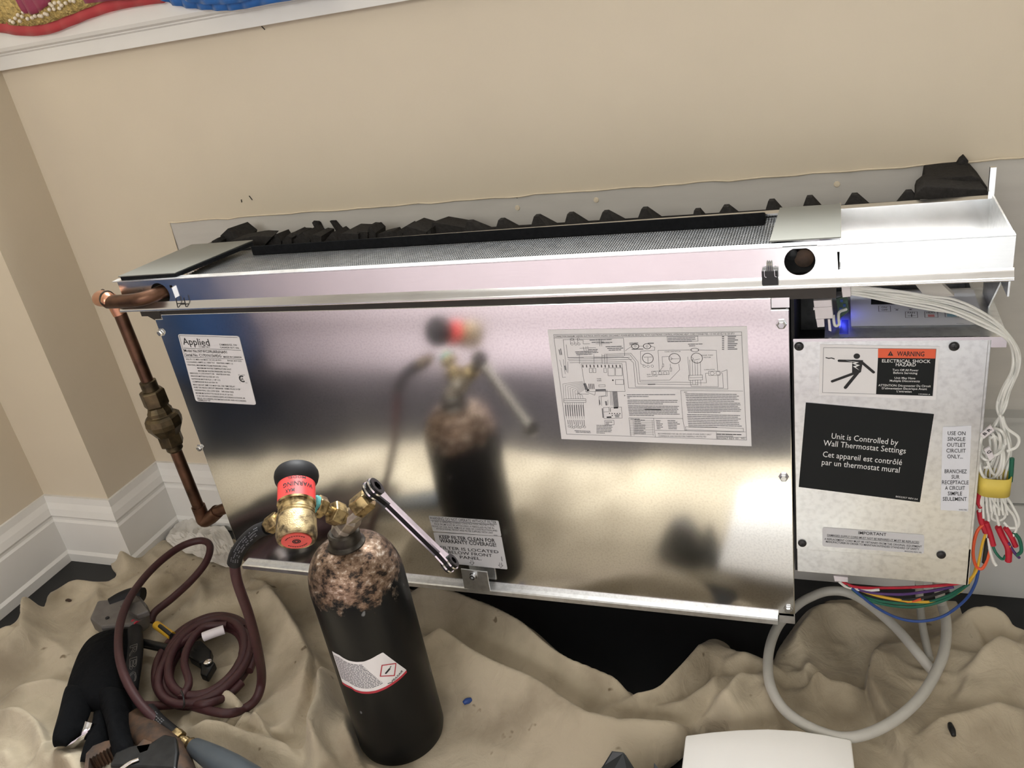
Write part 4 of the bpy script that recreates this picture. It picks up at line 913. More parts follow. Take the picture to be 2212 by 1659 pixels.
D.done('cord_notice', m_stickerg, {'ink':('lettering',m_ink)}, 'grey cord replacement notice')

# ================================================================== FOAM behind the unit
FS = thing('foam_strip', (.6,.15,.40), 'charcoal egg-crate foam strip packed between the unit and the wall', 'foam')
Geo().box(.24,.934,.118,YW-.004,.396,.410).mk('foam_base', m_foam, FS)
peaks = [(1015,477,34,26),(1083,473,28,26),(1160,465,26,26),(1232,460,28,28),(1308,456,28,28),(1392,449,28,28),(1568,444,30,12),(1506,452,14,9),(1666,432,26,26),(1748,424,24,26),(1845,419,34,26),(1962,412,32,20)]
for u, v, hw, hgt in peaks:
    y = .132; a = PY(u, v, y); sc = np.linalg.norm(PY(u+10, v, y)-a)/10; w = hw*sc*.95; z0 = .409
    lx = a[0]-w*random.uniform(1.1,1.6); rx = a[0]+w*random.uniform(1.7,2.4); zt = a[2]
    Vp = [(lx,.122,z0),(rx,.122,z0),(rx,.172,z0),(lx,.172,z0),(a[0]-.003,y-.003,zt-.0004),(a[0]+.003,y-.003,zt-.0006),(a[0]+.003,y+.004,zt+.0003),(a[0]-.002,y+.004,zt+.0003)]
    Geo().hexa(Vp).mk('foam_peak', m_foam, FS)
zs = (420,430,.2622)
gl = 'torn charcoal foam scrap wedged behind the left end of the coil'; gg = 'foam scraps at the left of the coil'
ORD = ['first','second','third','fourth','fifth','sixth','seventh','eighth','ninth','tenth','eleventh','twelfth','thirteenth','fourteenth','fifteenth','sixteenth','seventeenth','eighteenth']
_sc = [0]
def scrap(name, pts, zoom, y0, y1, label, group=None, m=None, tip=0):
    if label == gl: _sc[0] += 1; label = 'torn charcoal foam scrap behind the coil, %s small one from the left' % ORD[_sc[0]-1]
    P = [PY(zoom[0]+a*zoom[2], zoom[1]+b*zoom[2], y0) for a, b in pts]
    c = np.mean(P, 0); Q = [c+(p-c)*.72+np.array([0,y1-y0,0]) for p in P]
    n = len(P); g = Geo().add(P+Q, [tuple(range(n)), tuple(range(n,2*n))[::-1]]+[(i,n+i,n+(i+1)%n,(i+1)%n) for i in range(n)])
    o = g.mk(name, m or m_foam, None); return tag(o, label, 'foam', group)
scrap('foam_scrap', [(205,400),(215,300),(275,243),(390,335),(380,400)], zs, .150, .195, 'largest torn foam chunk rising beside the zinc cover sheet')
scrap('foam_scrap', [(132,410),(143,347),(185,323),(212,350),(212,410)], zs, .135, .165, gl, gg)
scrap('foam_scrap', [(75,380),(92,372),(132,362),(142,405),(100,418)], zs, .130, .150, 'pale frayed foam tip at the far left end of the foam', None, m_greytool)
scrap('foam_scrap', [(228,410),(290,345),(480,310),(520,306),(640,312),(560,400)], zs, .128, .160, 'long low foam wedge next to the largest foam chunk')
for pts in [[(560,400),(672,288),(712,350),(712,400)],[(722,400),(725,345),(762,298),(800,320),(800,400)],[(770,400),(775,288),(862,290),(870,400)],[(785,400),(800,345),(890,277),(950,335),(950,400)],[(952,400),(958,325),(972,295),(1045,306),(1050,400)],
            [(1030,400),(1130,277),(1178,318),(1178,400)],[(1180,380),(1185,305),(1215,283),(1350,288),(1350,380)],[(1300,380),(1310,305),(1345,268),(1425,275),(1425,380)],[(1412,380),(1418,285),(1440,228),(1492,278),(1496,380)],[(1498,380),(1500,292),(1640,259),(1658,285),(1660,380)],
            [(1660,380),(1662,282),(1682,257),(1712,285),(1712,380)],[(1714,380),(1716,290),(1745,224),(1912,272),(1912,380)],[(1910,380),(1920,268),(1945,245),(1960,380)],[(1938,380),(1958,190),(2120,218),(2240,240),(2240,380)]]:
    scrap('foam_scrap', pts, zs, .124+random.uniform(0,.02), .165+random.uniform(0,.02), gl, gg)
for pts, lb in zip([[(968,195),(985,176),(1005,190),(1060,300),(1075,340),(1040,340)],[(1114,182),(1124,175),(1180,240),(1235,300),(1190,300)]], ('thicker left foam sliver of the two stuck to the bare wall', 'thinner right foam sliver of the two stuck to the bare wall')):
    o = scrap('foam_sliver', pts, zs, .208, .219, lb, 'foam slivers on the wall')
zr = (1500,320,.3219)
fb = thing('foam_block', tuple(PY(2060,415,.16)), 'large ragged dark foam block at the right corner with a torn tip sticking up', 'foam')
def part_ex(name, pts, zoom, y0, y1, m, parent, bevel=.001, k=.9):
    P = [PY(zoom[0]+a*zoom[2], zoom[1]+b*zoom[2], y0) for a, b in pts]; c = np.mean(P, 0); Q = [c+(p-c)*k+np.array([0,y1-y0,0]) for p in P]; n = len(P)
    return Geo().add(P+Q, [tuple(range(n)), tuple(range(n,2*n))[::-1]]+[(i,n+i,n+(i+1)%n,(i+1)%n) for i in range(n)]).mk(name, m, parent, bevel=bevel)
part_ex('foam_body', [(1475,345),(1490,300),(1545,255),(1700,262),(1850,275),(1965,280),(1985,345)], zr, .118, .165, m_foam, fb)
part_ex('foam_body', [(1535,300),(1550,212),(1700,195),(1860,183),(1915,205),(1968,265),(1968,300)], zr, .150, .212, m_foam, fb)
part_ex('torn_tip', [(1790,200),(1765,150),(1760,120),(1785,80),(1815,55),(1840,85),(1835,115),(1858,140),(1840,170),(1868,200)], zr, .198, .214, m_foam, fb, bevel=.0005)

# ================================================================== COPPER PIPE
CPp = thing('copper_pipe', tuple(PY(436,1118,.02)), 'aged copper water pipe with bronze union running down the left of the unit', 'pipe')
yv = .02; rp = .0082
top = PY(262,684,yv); bot = PY(430,1098,yv); ax = (bot-top)/np.linalg.norm(bot-top)
tube('pipe', [(.047,.002,.4225),(.043,-.014,.4225),(.028,-.030,.4205),(.005,-.033,.4190),(-.030,-.032,.4180)], rp, m_copper, CPp, n=16, per=6)
el = [(-.030,-.032,.4180),tuple(PY(232,646,-.030)),tuple(PY(216,646,-.018)),tuple(PY(224,642,.004)),tuple(PY(243,650,.018)),tuple(top+ax*(-.004))]
tube('elbow', el, rp*1.12, m_copperbright, CPp, n=16, per=6)
for c, d in ((el[1], (1,-.2,0)), (np.array(el[3]), (.5,1,-.3))): lathe('solder_ring', [(rp*1.1,-.0016),(rp*1.28,-.0008),(rp*1.28,.0008),(rp*1.1,.0016)], c, d, m_gunmetal, CPp, n=18)
tube('pipe', [top-ax*.006, bot], rp, m_copper, CPp, n=16, smooth=False)
p1 = PY(470,1104,yv); p2 = PY(520,1086,yv+.004)
tube('elbow', [bot-ax*.004, bot+ax*.010, PY(441,1124,yv), PY(455,1118,yv), p1], rp*1.22, m_copper, CPp, n=16, per=6)
tube('pipe', [p1-(p2-p1)*.1, p2], rp, m_copper, CPp, n=14, smooth=False)
def along(u, v): q = PY(u, v, yv); return float(np.dot(q-top, ax))
t0 = along(321,822); t1 = along(377,972); L = t1-t0
lathe('union_collar', [(rp*1.05,0),(rp*1.35,.001),(rp*1.35,L*.13),(rp*1.1,L*.15)], top+ax*t0, ax, m_bronze, CPp, n=20)
lathe('union_nut', [(.0150,0),(.0172,.002),(.0172,L*.20),(.0150,L*.23)], top+ax*(t0+L*.13), ax, m_bronze, CPp, n=6, smooth=False, bevel=.0006)
lathe('union_body', [(.0130,0),(.0150,L*.05),(.0170,L*.08),(.0170,L*.13),(.0205,L*.14),(.0240,L*.17),(.0250,L*.24),(.0240,L*.30),(.0200,L*.36),(.0165,L*.42)], top+ax*(t0+L*.34), ax, m_bronze, CPp, n=10, smooth=False, bevel=.0008)
lathe('union_nut', [(.0150,0),(.0168,.002),(.0168,L*.20),(.0140,L*.22)], top+ax*(t0+L*.70), ax, m_bronze, CPp, n=6, smooth=False, bevel=.0006, phase=.4)
lathe('union_collar', [(rp*1.4,0),(rp*1.4,L*.07),(rp*1.1,L*.10)], top+ax*(t0+L*.91), ax, m_bronze, CPp, n=20)

# white plastic film crumpled behind the pipe foot
def crumple(name, outline_px, z, amp, m, label, cat, n=26, seed=3, zfun=None):
    P = [np.array(PZ(u, v, z)[:2]) for u, v in outline_px]; r = np.random.RandomState(seed)
    c = np.mean(P, 0); ph = r.uniform(0, 6, 12); V = []; F = []; rings = 12; Q = smooth_poly(P, 5); k = len(Q)
    for i in range(rings+1):
        s = i/rings
        for q in Q:
            p = c+(q-c)*s; x, y = p
            hh_ = amp*(abs(math.sin(70*x+ph[0])*math.cos(55*y+ph[1]))+.6*abs(math.sin(130*x+90*y+ph[2]))+.5*abs(math.sin(60*x-120*y+ph[3])))
            V.append((x, y, (z if zfun is None else zfun(x, y))+hh_*(1-.6*s)))
    for i in range(rings):
        for j in range(k): F.append((i*k+j, i*k+(j+1) % k, (i+1)*k+(j+1) % k, (i+1)*k+j))
    o = mk(name, V, F, m, None, smooth=False); so = o.modifiers.new('t', 'SOLIDIFY'); so.thickness = .0008
    return tag(o, label, cat)
crumple('plastic_film', [(352,1150),(372,1115),(405,1098),(440,1118),(478,1120),(500,1165),(490,1205),(430,1190),(385,1170)], ZF+.03, .012, m_plastic, 'crumpled white plastic film on the cloth at the foot of the copper pipe', 'plastic film', zfun=lambda x,y: ch(x,y)+.002)

# ================================================================== GAS CYLINDER
CX, CY, CR = .3095, -.155, .0525; CZ0 = -.108
GC = thing('gas_cylinder', (CX,CY,CZ0), 'small black gas cylinder with burnt rusty shoulder standing on the drop cloth', 'gas cylinder')
zs1 = .128
prof = [(.030,.004),(.044,.0),(CR-.002,.004),(CR,.012)]+[(CR,.012+(zs1-CZ0-.012)*i/14) for i in range(1,15)]
for i in range(1,13):
    a = math.pi/2*i/13; prof.append((.018+(CR-.018)*math.cos(a)**.9, zs1-CZ0+.050*math.sin(a)))
prof.append((.0165, zs1-CZ0+.0515))
o = lathe_geo(prof, (CX,CY,CZ0), (0,0,1), 72).mk('cylinder_body', m_cyl, GC); autosmooth(o, 40)
zn = .174
lathe('neck_ring', [(.0195,-.006),(.0205,0),(.0205,.006),(.0180,.008),(.0172,.009),(.0172,.020),(.0150,.022)], (CX,CY,zn), (0,0,1), m_gunmetal, GC, n=32)
vb = np.array([CX,CY,zn+.022])
vtop = PY(757,1122,CY); sL = PY(738,1108,CY-.014); eR = PY(797,1064,CY-.002)
lathe('valve_body', [(.0130,-.003),(.0130,.006),(.0115,.010),(.0120,.024),(.0100,.028)], vb, vtop-vb, m_nickel, GC, n=8, smooth=False, bevel=.0008)
_L = PY(965,1222,CY+.012)-PY(800,1062,CY); _L /= np.linalg.norm(_L); _v = CAM-PY(870,1140,CY); _v /= np.linalg.norm(_v)
_p = np.cross(_L, _v); _p = _p if PROJ(PY(870,1140,CY)+_p*.02)[1] < 1140 else -_p; _p /= np.linalg.norm(_p)
_w = np.cross(_p, _L); _w = _w if np.dot(_w, _v) > 0 else -_w
dirR = math.cos(.42)*_p+math.sin(.42)*_w
vs = PY(764,1112,CY)
lathe('valve_stem', [(.0095,-.008),(.0095,.012),(.0085,.014),(.0085,.018)], vs, dirR, m_nickel, GC, n=10)
hxo = PY(778,1092,CY)
lathe('valve_nut', [(.0105,-.007),(.0118,-.006),(.0118,.012),(.0100,.014)], hxo, dirR, m_brass, GC, n=6, smooth=False, bevel=.0005)
lathe('valve_spindle', [(.0050,0),(.0050,.018)], hxo+dirR*.012, dirR, m_gunmetal, GC, n=4, smooth=False)
# sticker wrapped round the cylinder
RC = CR
def tocyl(u, v):
    d = ray(u, v); a = d[0]**2+d[1]**2; bx, by = CAM[0]-CX, CAM[1]-CY; b = 2*(d[0]*bx+d[1]*by); c = bx*bx+by*by-RC**2
    q = max(b*b-4*a*c, 0); t = (-b-math.sqrt(q))/(2*a); P = CAM+d*t; return (RC*math.atan2(P[1]-CY, P[0]-CX), P[2])
def cyl3(a, b, h): t = a/RC; return (CX+(RC+h)*math.cos(t), CY+(RC+h)*math.sin(t), b)
D = Decal((660,1360,.1803), tocyl, cyl3, GC)
topc = [(405,302),(450,335),(520,370),(600,385),(700,380),(780,350),(860,305),(925,270)]
botc = [(1203,520),(1150,575),(1080,632),(960,708),(850,752),(760,765),(680,762),(600,738),(556,705)]
ta = sorted(D.ab(p).tolist() for p in topc); rcorner = D.ab((1203,478)).tolist()
ta = [[ta[0][0]-.012, ta[0][1]]]+ta+[rcorner]
ba = sorted(D.ab(p).tolist() for p in botc); ba = [[ta[0][0], ba[0][1]]]+ba
aL, aR = ta[0][0], rcorner[0]; N = 60
tx, tz = zip(*ta); bx_, bz_ = zip(*ba)
A = np.linspace(aL, aR, N+1); TT = np.interp(A, tx, tz); BB = np.interp(A, bx_, bz_)
D.put('base', [(a, z) for a, t, b in zip(A, TT, BB) for z in (t, b)], [(2*i, 2*i+1, 2*i+3, 2*i+2) for i in range(N)], .0003)
D.put('redband', [(a, z) for a, b in zip(A, BB) for z in (b, b+.0032)], [(2*i, 2*i+1, 2*i+3, 2*i+2) for i in range(N)], .0005)
D.line('redline', [(915,425),(1080,403),(1062,548),(895,555)], 13, .0006, True, 6)
D.cap('ink', (962,518), (1003,470), 24, .0006); D.line('ink', [(1000,472),(1022,435)], 9, .0006)
D.text('ink', 'PRAXAIR', 1042,628,1165,497,32, .0006, .03, .3); D.line('ink', [(985,645),(1035,625)], 9, .0006)
zts = [t-.006 for t in TT]
for i in range(17):   # body text in fine grey rows that follow the sticker
    a0_, a1_ = aL+.002, aL+(aR-aL)*(.46+.012*i); r = random.Random(90+i); a = a0_
    while a < a1_:
        w = min(r.uniform(.0015,.005), a1_-a); z_ = np.interp(a, A, TT)-.005-i*.0021
        z2 = np.interp(a+w, A, TT)-.005-i*.0021
        if min(z_, z2) > np.interp(a, A, BB)+.0060: D.put('grey', [(a,z_),(a+w,z2),(a+w,z2+.0010),(a,z_+.0010)], [(0,1,2,3)], .0006)
        a += w+.0008
D.done('cylinder_sticker', m_sticker, {'redband':('colour_band',m_inkred),'redline':('hazard_diamond',m_inkred),'ink':('lettering',m_ink),'grey':('lettering',m_inkgrey)}, 'white gas sticker with red diamond and red lower edge')

# ================================================================== REGULATOR
rtop = PY(640.5,1023,-.178); RAX = np.array([.343,-.758,-.43]); RAX = RAX/np.linalg.norm(RAX)
# orient so the far end lands where the red disc is seen
best = None
for t in np.linspace(.05,.13,81):
    q = PROJ(rtop+RAX*t)
    e = abs(q[1]-1169)
    if best is None or e < best[0]: best = (e, t)
RL = best[1]
RG = thing('gas_regulator', tuple(rtop+RAX*RL*.5), 'brass gas regulator with red label band and black knob on the cylinder valve', 'regulator')
fr = lambda f: RL*f
lathe('knob', [(.0150,-.004),(.0200,-.0035),(.0218,0),(.0222,.004),(.0212,.009),(.0185,.014),(.0150,.018)], rtop, RAX, m_blkmatte, RG, n=40)
lathe('label_band', [(.0176,fr(.12)),(.0185,fr(.13)),(.0185,fr(.455)),(.0176,fr(.46))], rtop, RAX, m_red, RG, n=40)
lathe('body', [(.0150,fr(.10)),(.0174,fr(.12)),(.0174,fr(.45)),(.0189,fr(.46)),(.0189,fr(.49)),(.0174,fr(.50)),(.0170,fr(.54)),(.0178,fr(.535)),(.0178,fr(.60)),(.0173,fr(.605)),(.0179,fr(.615)),(.0179,fr(.66)),(.0174,fr(.67))], rtop, RAX, m_brass, RG, n=40)
lathe('knurled_cap', [(.0180,fr(.66)),(.0192,fr(.68)),(.0196,fr(.93)),(.0185,fr(.985)),(.0170,fr(1.0)),(.0150,fr(.992))], rtop, RAX, m_brassknurl, RG, n=44)
dsk = lathe('red_disc', [(.0143,0),(.0143,.0012)], rtop+RAX*fr(.992), RAX, m_reddisc, RG, n=32)
uu, vv, aa = frame_of(RAX); fo = rtop+RAX*(fr(.992)+.0014)
def onface(a, b, r=0): return fo+uu*a+vv*b
g = Geo()
for rr, a0_, a1_ in ((.0035,0,6.28),(.0018,0,6.28),(.0105,.5,2.6),(.0105,3.6,5.6)):
    k = 28; P = []
    for t in np.linspace(a0_, a1_, k+1):
        for q in (rr-.0006, rr+.0006): P.append(onface(q*math.cos(t), q*math.sin(t)))
    g.add(P, [(2*i,2*i+1,2*i+3,2*i+2) for i in range(k) if (i % 3 != 2 or rr < .005)])
g.mk('face_print', m_ink, dsk)
# print on the red band, facing the viewer
tocam = (CAM-rtop); tocam -= RAX*np.dot(tocam, RAX); tocam /= np.linalg.norm(tocam); side = np.cross(RAX, tocam)
def band(a, t, h=.0187): return rtop+RAX*t+h*(math.cos(a)*tocam+math.sin(a)*side)
g = Geo()
def band_text(body, a0_, a1_, t, cap_, flip=1):
    V, F = text_tris(body, .02)
    mn, mx = V[:,0].min(), V[:,0].max(); g.add([band(a0_+(a1_-a0_)*(x-mn)/(mx-mn), t+y/CAPH*cap_) for x, y in V], F)
band_text('WARNING', -.95, .75, fr(.27), .0046); band_text('MAX', .1, .6, fr(.37), .0040); band_text('MODEL', -.5, .5, fr(.19), .0024)
g.mk('lettering', m_ink, RG)
# connection to the valve: nuts, nipple with verdigris
nA = rtop+RAX*fr(.42)+side*0; nA = PY(668,1085,-.180); nB = PY(742,1116,-.160); nd = nB-nA; NL = np.linalg.norm(nd)
lathe('verdigris_ring', [(.0085,NL*.10),(.0100,NL*.13),(.0098,NL*.20),(.0085,NL*.22)], nA, nd, m_verdigris, RG, n=20)
lathe('nut', [(.0105,NL*.18),(.0118,NL*.21),(.0118,NL*.40),(.0100,NL*.44)], nA, nd, m_brass, RG, n=6, smooth=False, bevel=.0005)
lathe('nipple', [(.0060,NL*.0),(.0060,NL*.66)], nA, nd, m_brass, RG, n=18)
lathe('nut', [(.0115,NL*.62),(.0128,NL*.65),(.0128,NL*.90),(.0110,NL*.95),(.0085,NL*1.12)], nA, nd, m_brass, RG, n=6, smooth=False, bevel=.0005, phase=.3)
hA = PY(606,1118,-.190); hB = PY(574,1142,-.196); hd = hB-hA
lathe('outlet', [(.0062,-.006),(.0062,.006)], hA, hd, m_brass, RG, n=16)
lathe('nut', [(.0085,.002),(.0095,.004),(.0095,.017),(.0085,.019)], hA, hd, m_brass, RG, n=6, smooth=False, bevel=.0005)

# ================================================================== WRENCH
e1 = PY(800,1062,CY); e2 = PY(965,1222,CY+.012)
WR = thing('ratchet_wrench', tuple(e1), 'chrome double box-end ratchet wrench hanging from the cylinder valve', 'wrench')
Lx = e2-e1; WL = np.linalg.norm(Lx); Lx /= WL; Sx = dirR-Lx*np.dot(dirR, Lx); Sx /= np.linalg.norm(Sx); Nx = np.cross(Lx, Sx)
def wr(l, n_, s): return e1+Lx*l+Nx*n_+Sx*s
def outline(r1, r2, w, c1=0, c2=None):
    c2 = WL if c2 is None else c2; P = []
    for t in np.linspace(math.pi*.62, math.pi*1.38, 14): P.append((c1+r1*math.cos(t)*1.0, r1*math.sin(t)))
    P = [(c1+r1*math.cos(t), r1*math.sin(t)) for t in np.linspace(math.pi*.25, math.pi*1.75, 20)]
    P += [(c1+r1*2.0, -w), (c2-r2*2.0, -w)]
    P += [(c2+r2*math.cos(t), r2*math.sin(t)) for t in np.linspace(-math.pi*.75, math.pi*.75, 20)]
    P += [(c2-r2*2.0, w), (c1+r1*2.0, w)]
    return P
def wplate(name, s0, s1, k, m):
    V, F = plate_holes(outline(.0116*k,.0096*k,.0048*k), [circ(0,0,.0062,20), circ(WL,0,.0048,20)], lambda a,b: wr(a,b,s0), Sx*(s1-s0)); return mk(name, V, F, m, WR)
wplate('side_plate', .0000, .0018, .96, m_chrome); wplate('core', .0018, .0062, .84, m_chromedark); wplate('side_plate', .0062, .0080, .96, m_chrome)
for c_, r_ in ((0,.0098),(WL,.0080)):
    V, F = plate_holes(circ(c_,0,r_,28), [circ(c_,0,.0056 if c_==0 else .0042,6)], lambda a,b: wr(a,b,-.0022), Sx*.0126); mk('ratchet_ring', V, F, m_chromedark, WR)

# ================================================================== HOSE
def HZ(u, v, up=.010, rr=.0050):
    z = -.088+up
    for _ in range(3):
        p = PZ(u, v, z); z = max(z, ch(p[0], p[1])+rr)
    return PZ(u, v, z)
HO = thing('gas_hose', tuple(PZ(450,1440,-.09)), 'maroon rubber gas hose coiled on the drop cloth and plugged to the regulator', 'hose')
s0 = PY(576,1140,-.196); s1 = PY(512,1196,-.203); s2 = PY(506,1216,-.203)
rh = .0058
drop = [s2, PY(513,1258,-.202), PY(538,1330,-.190), PY(556,1400,-.172), PZ(565,1462,-.055), HZ(556,1505,.010), HZ(530,1530,.0), HZ(492,1541,.0), HZ(440,1532,.0), HZ(400,1518,.0), HZ(365,1490,.0)]
tube('hose_run', drop, rh, m_hose, HO, n=12)
tube('hose_sleeve', [s0, PY(553,1150,-.198), PY(528,1172,-.201), s1, s2], .0078, m_blkmatte, HO, n=14)
def sleeve_print(path, rad, parent, rows=4):
    Q = catmull(path, 8); g = Geo(); L = len(Q); rr = random.Random(31)
    for k in range(rows):
        for i in range(3, L-6):
            if rr.random() < .22: continue
            T = Q[i+1]-Q[i]; T = T/(np.linalg.norm(T)+1e-9); c_ = CAM-Q[i]; c_ = c_-T*np.dot(c_, T); c_ /= np.linalg.norm(c_); sd = np.cross(T, c_)
            a = (k-(rows-1)/2)*.30
            def at(p, da): return p+(rad+.0003)*(math.cos(a+da)*c_+math.sin(a+da)*sd)
            e = Q[i]+(Q[i+1]-Q[i])*.72
            g.add([at(Q[i], -.07), at(e, -.07), at(e, .07), at(Q[i], .07)], [(0,1,2,3)])
    tag(g.mk('sleeve_print', m_inkgrey, parent), kind='stuff')
sleeve_print([s0, PY(553,1150,-.198), PY(528,1172,-.201), s1, s2], .0078, HO)
# coil turns
def ringpx(cx_, cy_, rx, ry, rot, a0_, a1_, up, n_=26):
    P = []
    for t in np.linspace(a0_, a1_, n_):
        x, y = rx*math.cos(t), ry*math.sin(t); c_, s_ = math.cos(rot), math.sin(rot)
        P.append(HZ(cx_+x*c_-y*s_, cy_+x*s_+y*c_, up+.003*math.sin(t*2)))
    return P
for k, (cx_, cy_, rx, ry, rot, a0_, a1_, up) in enumerate([(441,1428,118,82,-.66,0,6.4,.004),(444,1426,106,72,-.70,.2,6.3,.012),(446,1420,96,66,-.78,-.3,6.0,.020),(440,1436,112,66,-.62,.5,6.9,.018),(446,1430,92,58,-.70,.9,7.0,.008),(452,1426,108,84,-.75,1.4,7.4,.010)]):
    tube('hose_turn', ringpx(cx_,cy_,rx,ry,rot,a0_,a1_,up), rh, m_hose, HO, n=10, per=3)
tube('hose_run', [HZ(392,1508,.02),HZ(408,1475,.024),HZ(398,1430,.026),HZ(410,1390,.026),HZ(440,1355,.026),HZ(490,1350,.022)], rh*.9, m_hose, HO, n=10)
loop = [HZ(350,1566,.020), HZ(312,1530,.034), HZ(286,1494,.044), HZ(266,1452,.050), HZ(256,1404,.050), HZ(260,1345,.046), HZ(284,1286,.042), HZ(330,1228,.038), HZ(385,1184,.036), HZ(430,1168,.034), HZ(453,1178,.030), HZ(446,1212,.022), HZ(415,1252,.012), HZ(372,1292,.008), HZ(335,1322,.006), HZ(325,1345,-.002)]
tube('hose_run', loop, rh, m_hose, HO, n=12)
tube('hose_run', [HZ(305,1524,.006), HZ(355,1524,.008), HZ(405,1516,.012), HZ(450,1498,.016), HZ(500,1462,.014)], rh, m_hose, HO, n=12)
tube('white_tape', [HZ(439,1376,.030), HZ(460,1368,.031), HZ(484,1360,.030)], rh*1.12, m_connector, HO, n=12)
f0 = HZ(322,1532,.026); f1 = HZ(345,1558,.022); f2 = HZ(378,1586,.016)
tube('hose_sleeve', [f0, f1, f2], .0080, m_blkmatte, HO, n=14)
fd = f2-f1
sleeve_print([f0, f1, f2], .0080, HO)
lathe('hose_nut', [(.0085,0),(.0095,.002),(.0095,.011),(.0085,.013)], f2-fd*.05, fd, m_brass, HO, n=6, smooth=False, bevel=.0005)
lathe('hose_tail', [(.0055,.012),(.0055,.016),(.0078,.018),(.0078,.026),(.0060,.030)], f2, fd, m_brass, HO, n=16)
tube('cable_tie', [HZ(391,1492,.033),HZ(396,1505,.034),HZ(398,1522,.026),HZ(394,1530,.006)], .0012, m_wblk, HO, n=6)

# torch handle running out of the picture at the bottom
TH = thing('torch_handle', tuple(PZ(500,1640,-.09)), 'slate grey torch handle at the lower edge joined to the brass hose end', 'torch')
ta_ = HZ(412,1608,.018); tb_ = HZ(640,1745,.018); td = tb_-ta_; TL = np.linalg.norm(td)
lathe('handle', [(.0085,0),(.0105,.004),(.0125,.020),(.0150,.045),(.0165,.075),(.0165,TL*.9),(.0140,TL)], ta_+td*.02, td, m_torch, TH, n=28)
lathe('ferrule', [(.0075,-.006),(.0088,-.003),(.0088,.005)], ta_+td*.02, td, m_brass, TH, n=18)

# ================================================================== GLOVE AND TOOLS (lower left)
GL = thing('work_glove', tuple(PZ(230,1480,-.095)), 'black knitted work glove draped over tools with fingers pointing down', 'glove')
def skin(name, verts, edges, m, parent, sub=2, root=0):
    pl = np.array(parent.location) if parent else np.zeros(3)
    me = bpy.data.meshes.new(name); me.from_pydata([tuple(np.asarray(v[0])-pl) for v in verts], edges, []); me.materials.append(m)
    o = bpy.data.objects.new(name, me); COL.objects.link(o); o.parent = parent
    sk = o.modifiers.new('skin', 'SKIN'); sk.use_smooth_shade = True
    for i, v in enumerate(verts):
        d = me.skin_vertices[0].data[i]; r = v[1]; d.radius = (r, r) if not isinstance(r, tuple) else r; d.use_root = (i == root)
    ss = o.modifiers.new('sub', 'SUBSURF'); ss.levels = sub; ss.render_levels = sub
    return o
def gz(u, v, up): return PZ(u, v, -.088+up)
# glove body: hull-like rows across the hand, back bulging upward
def loft(name, rows, m, parent, K=13, base=0.0, pw=.6):
    V = []; F = []; R_ = len(rows)
    for i, (a, b, lift) in enumerate(rows):
        A = gz(*a, base); B = gz(*b, base)
        for k in range(K): t = k/(K-1); V.append(A*(1-t)+B*t+np.array([0,0,lift*math.sin(math.pi*t)**pw*(1+.05*math.sin(9*t+i*1.7))]))
    n0 = len(V)
    for (a, b, lift) in rows:
        A = gz(*a, base-.004); B = gz(*b, base-.004)
        for k in range(K): t = k/(K-1); V.append(A*(1-t)+B*t)
    for i in range(R_-1):
        for k in range(K-1): F.append((i*K+k, i*K+k+1, (i+1)*K+k+1, (i+1)*K+k)); F.append((n0+i*K+k, n0+(i+1)*K+k, n0+(i+1)*K+k+1, n0+i*K+k+1))
        F.append((i*K, (i+1)*K, n0+(i+1)*K, n0+i*K)); F.append((i*K+K-1, n0+i*K+K-1, n0+(i+1)*K+K-1, (i+1)*K+K-1))
    for k in range(K-1): F.append((k, n0+k, n0+k+1, k+1)); F.append(((R_-1)*K+k, (R_-1)*K+k+1, n0+(R_-1)*K+k+1, n0+(R_-1)*K+k))
    o = mk(name, V, F, m, parent, smooth=True); ss = o.modifiers.new('s', 'SUBSURF'); ss.levels = 2; ss.render_levels = 2
    return o
loft('palm', [((222,1366),(292,1362),.006),((190,1380),(304,1372),.014),((171,1406),(304,1404),.022),((159,1436),(298,1434),.026),((147,1472),(292,1470),.028),((138,1506),(286,1504),.028),((134,1528),(280,1530),.024),((140,1540),(272,1545),.012)], m_glove, GL, base=.014)
loft('finger', [((142,1490),(206,1500),.022),((133,1524),(200,1528),.022),((126,1552),(190,1560),.020),((117,1584),(172,1586),.018),((111,1604),(152,1606),.013),((118,1616),(142,1614),.005)], m_glove, GL, base=.020)
loft('finger', [((200,1508),(240,1510),.014),((205,1545),(244,1550),.014),((194,1585),(240,1596),.014),((176,1622),(226,1634),.012),((172,1648),(204,1656),.006)], m_glove, GL, base=.006)
loft('finger', [((202,1500),(286,1502),.024),((220,1538),(284,1530),.024),((230,1566),(282,1562),.024),((236,1598),(284,1592),.022),((240,1628),(294,1622),.016),((250,1644),(288,1640),.006)], m_glove, GL, base=.020)
loft('finger', [((270,1500),(296,1504),.010),((276,1545),(306,1548),.012),((282,1590),(316,1592),.012),((288,1622),(318,1622),.008)], m_glove, GL, base=.006)
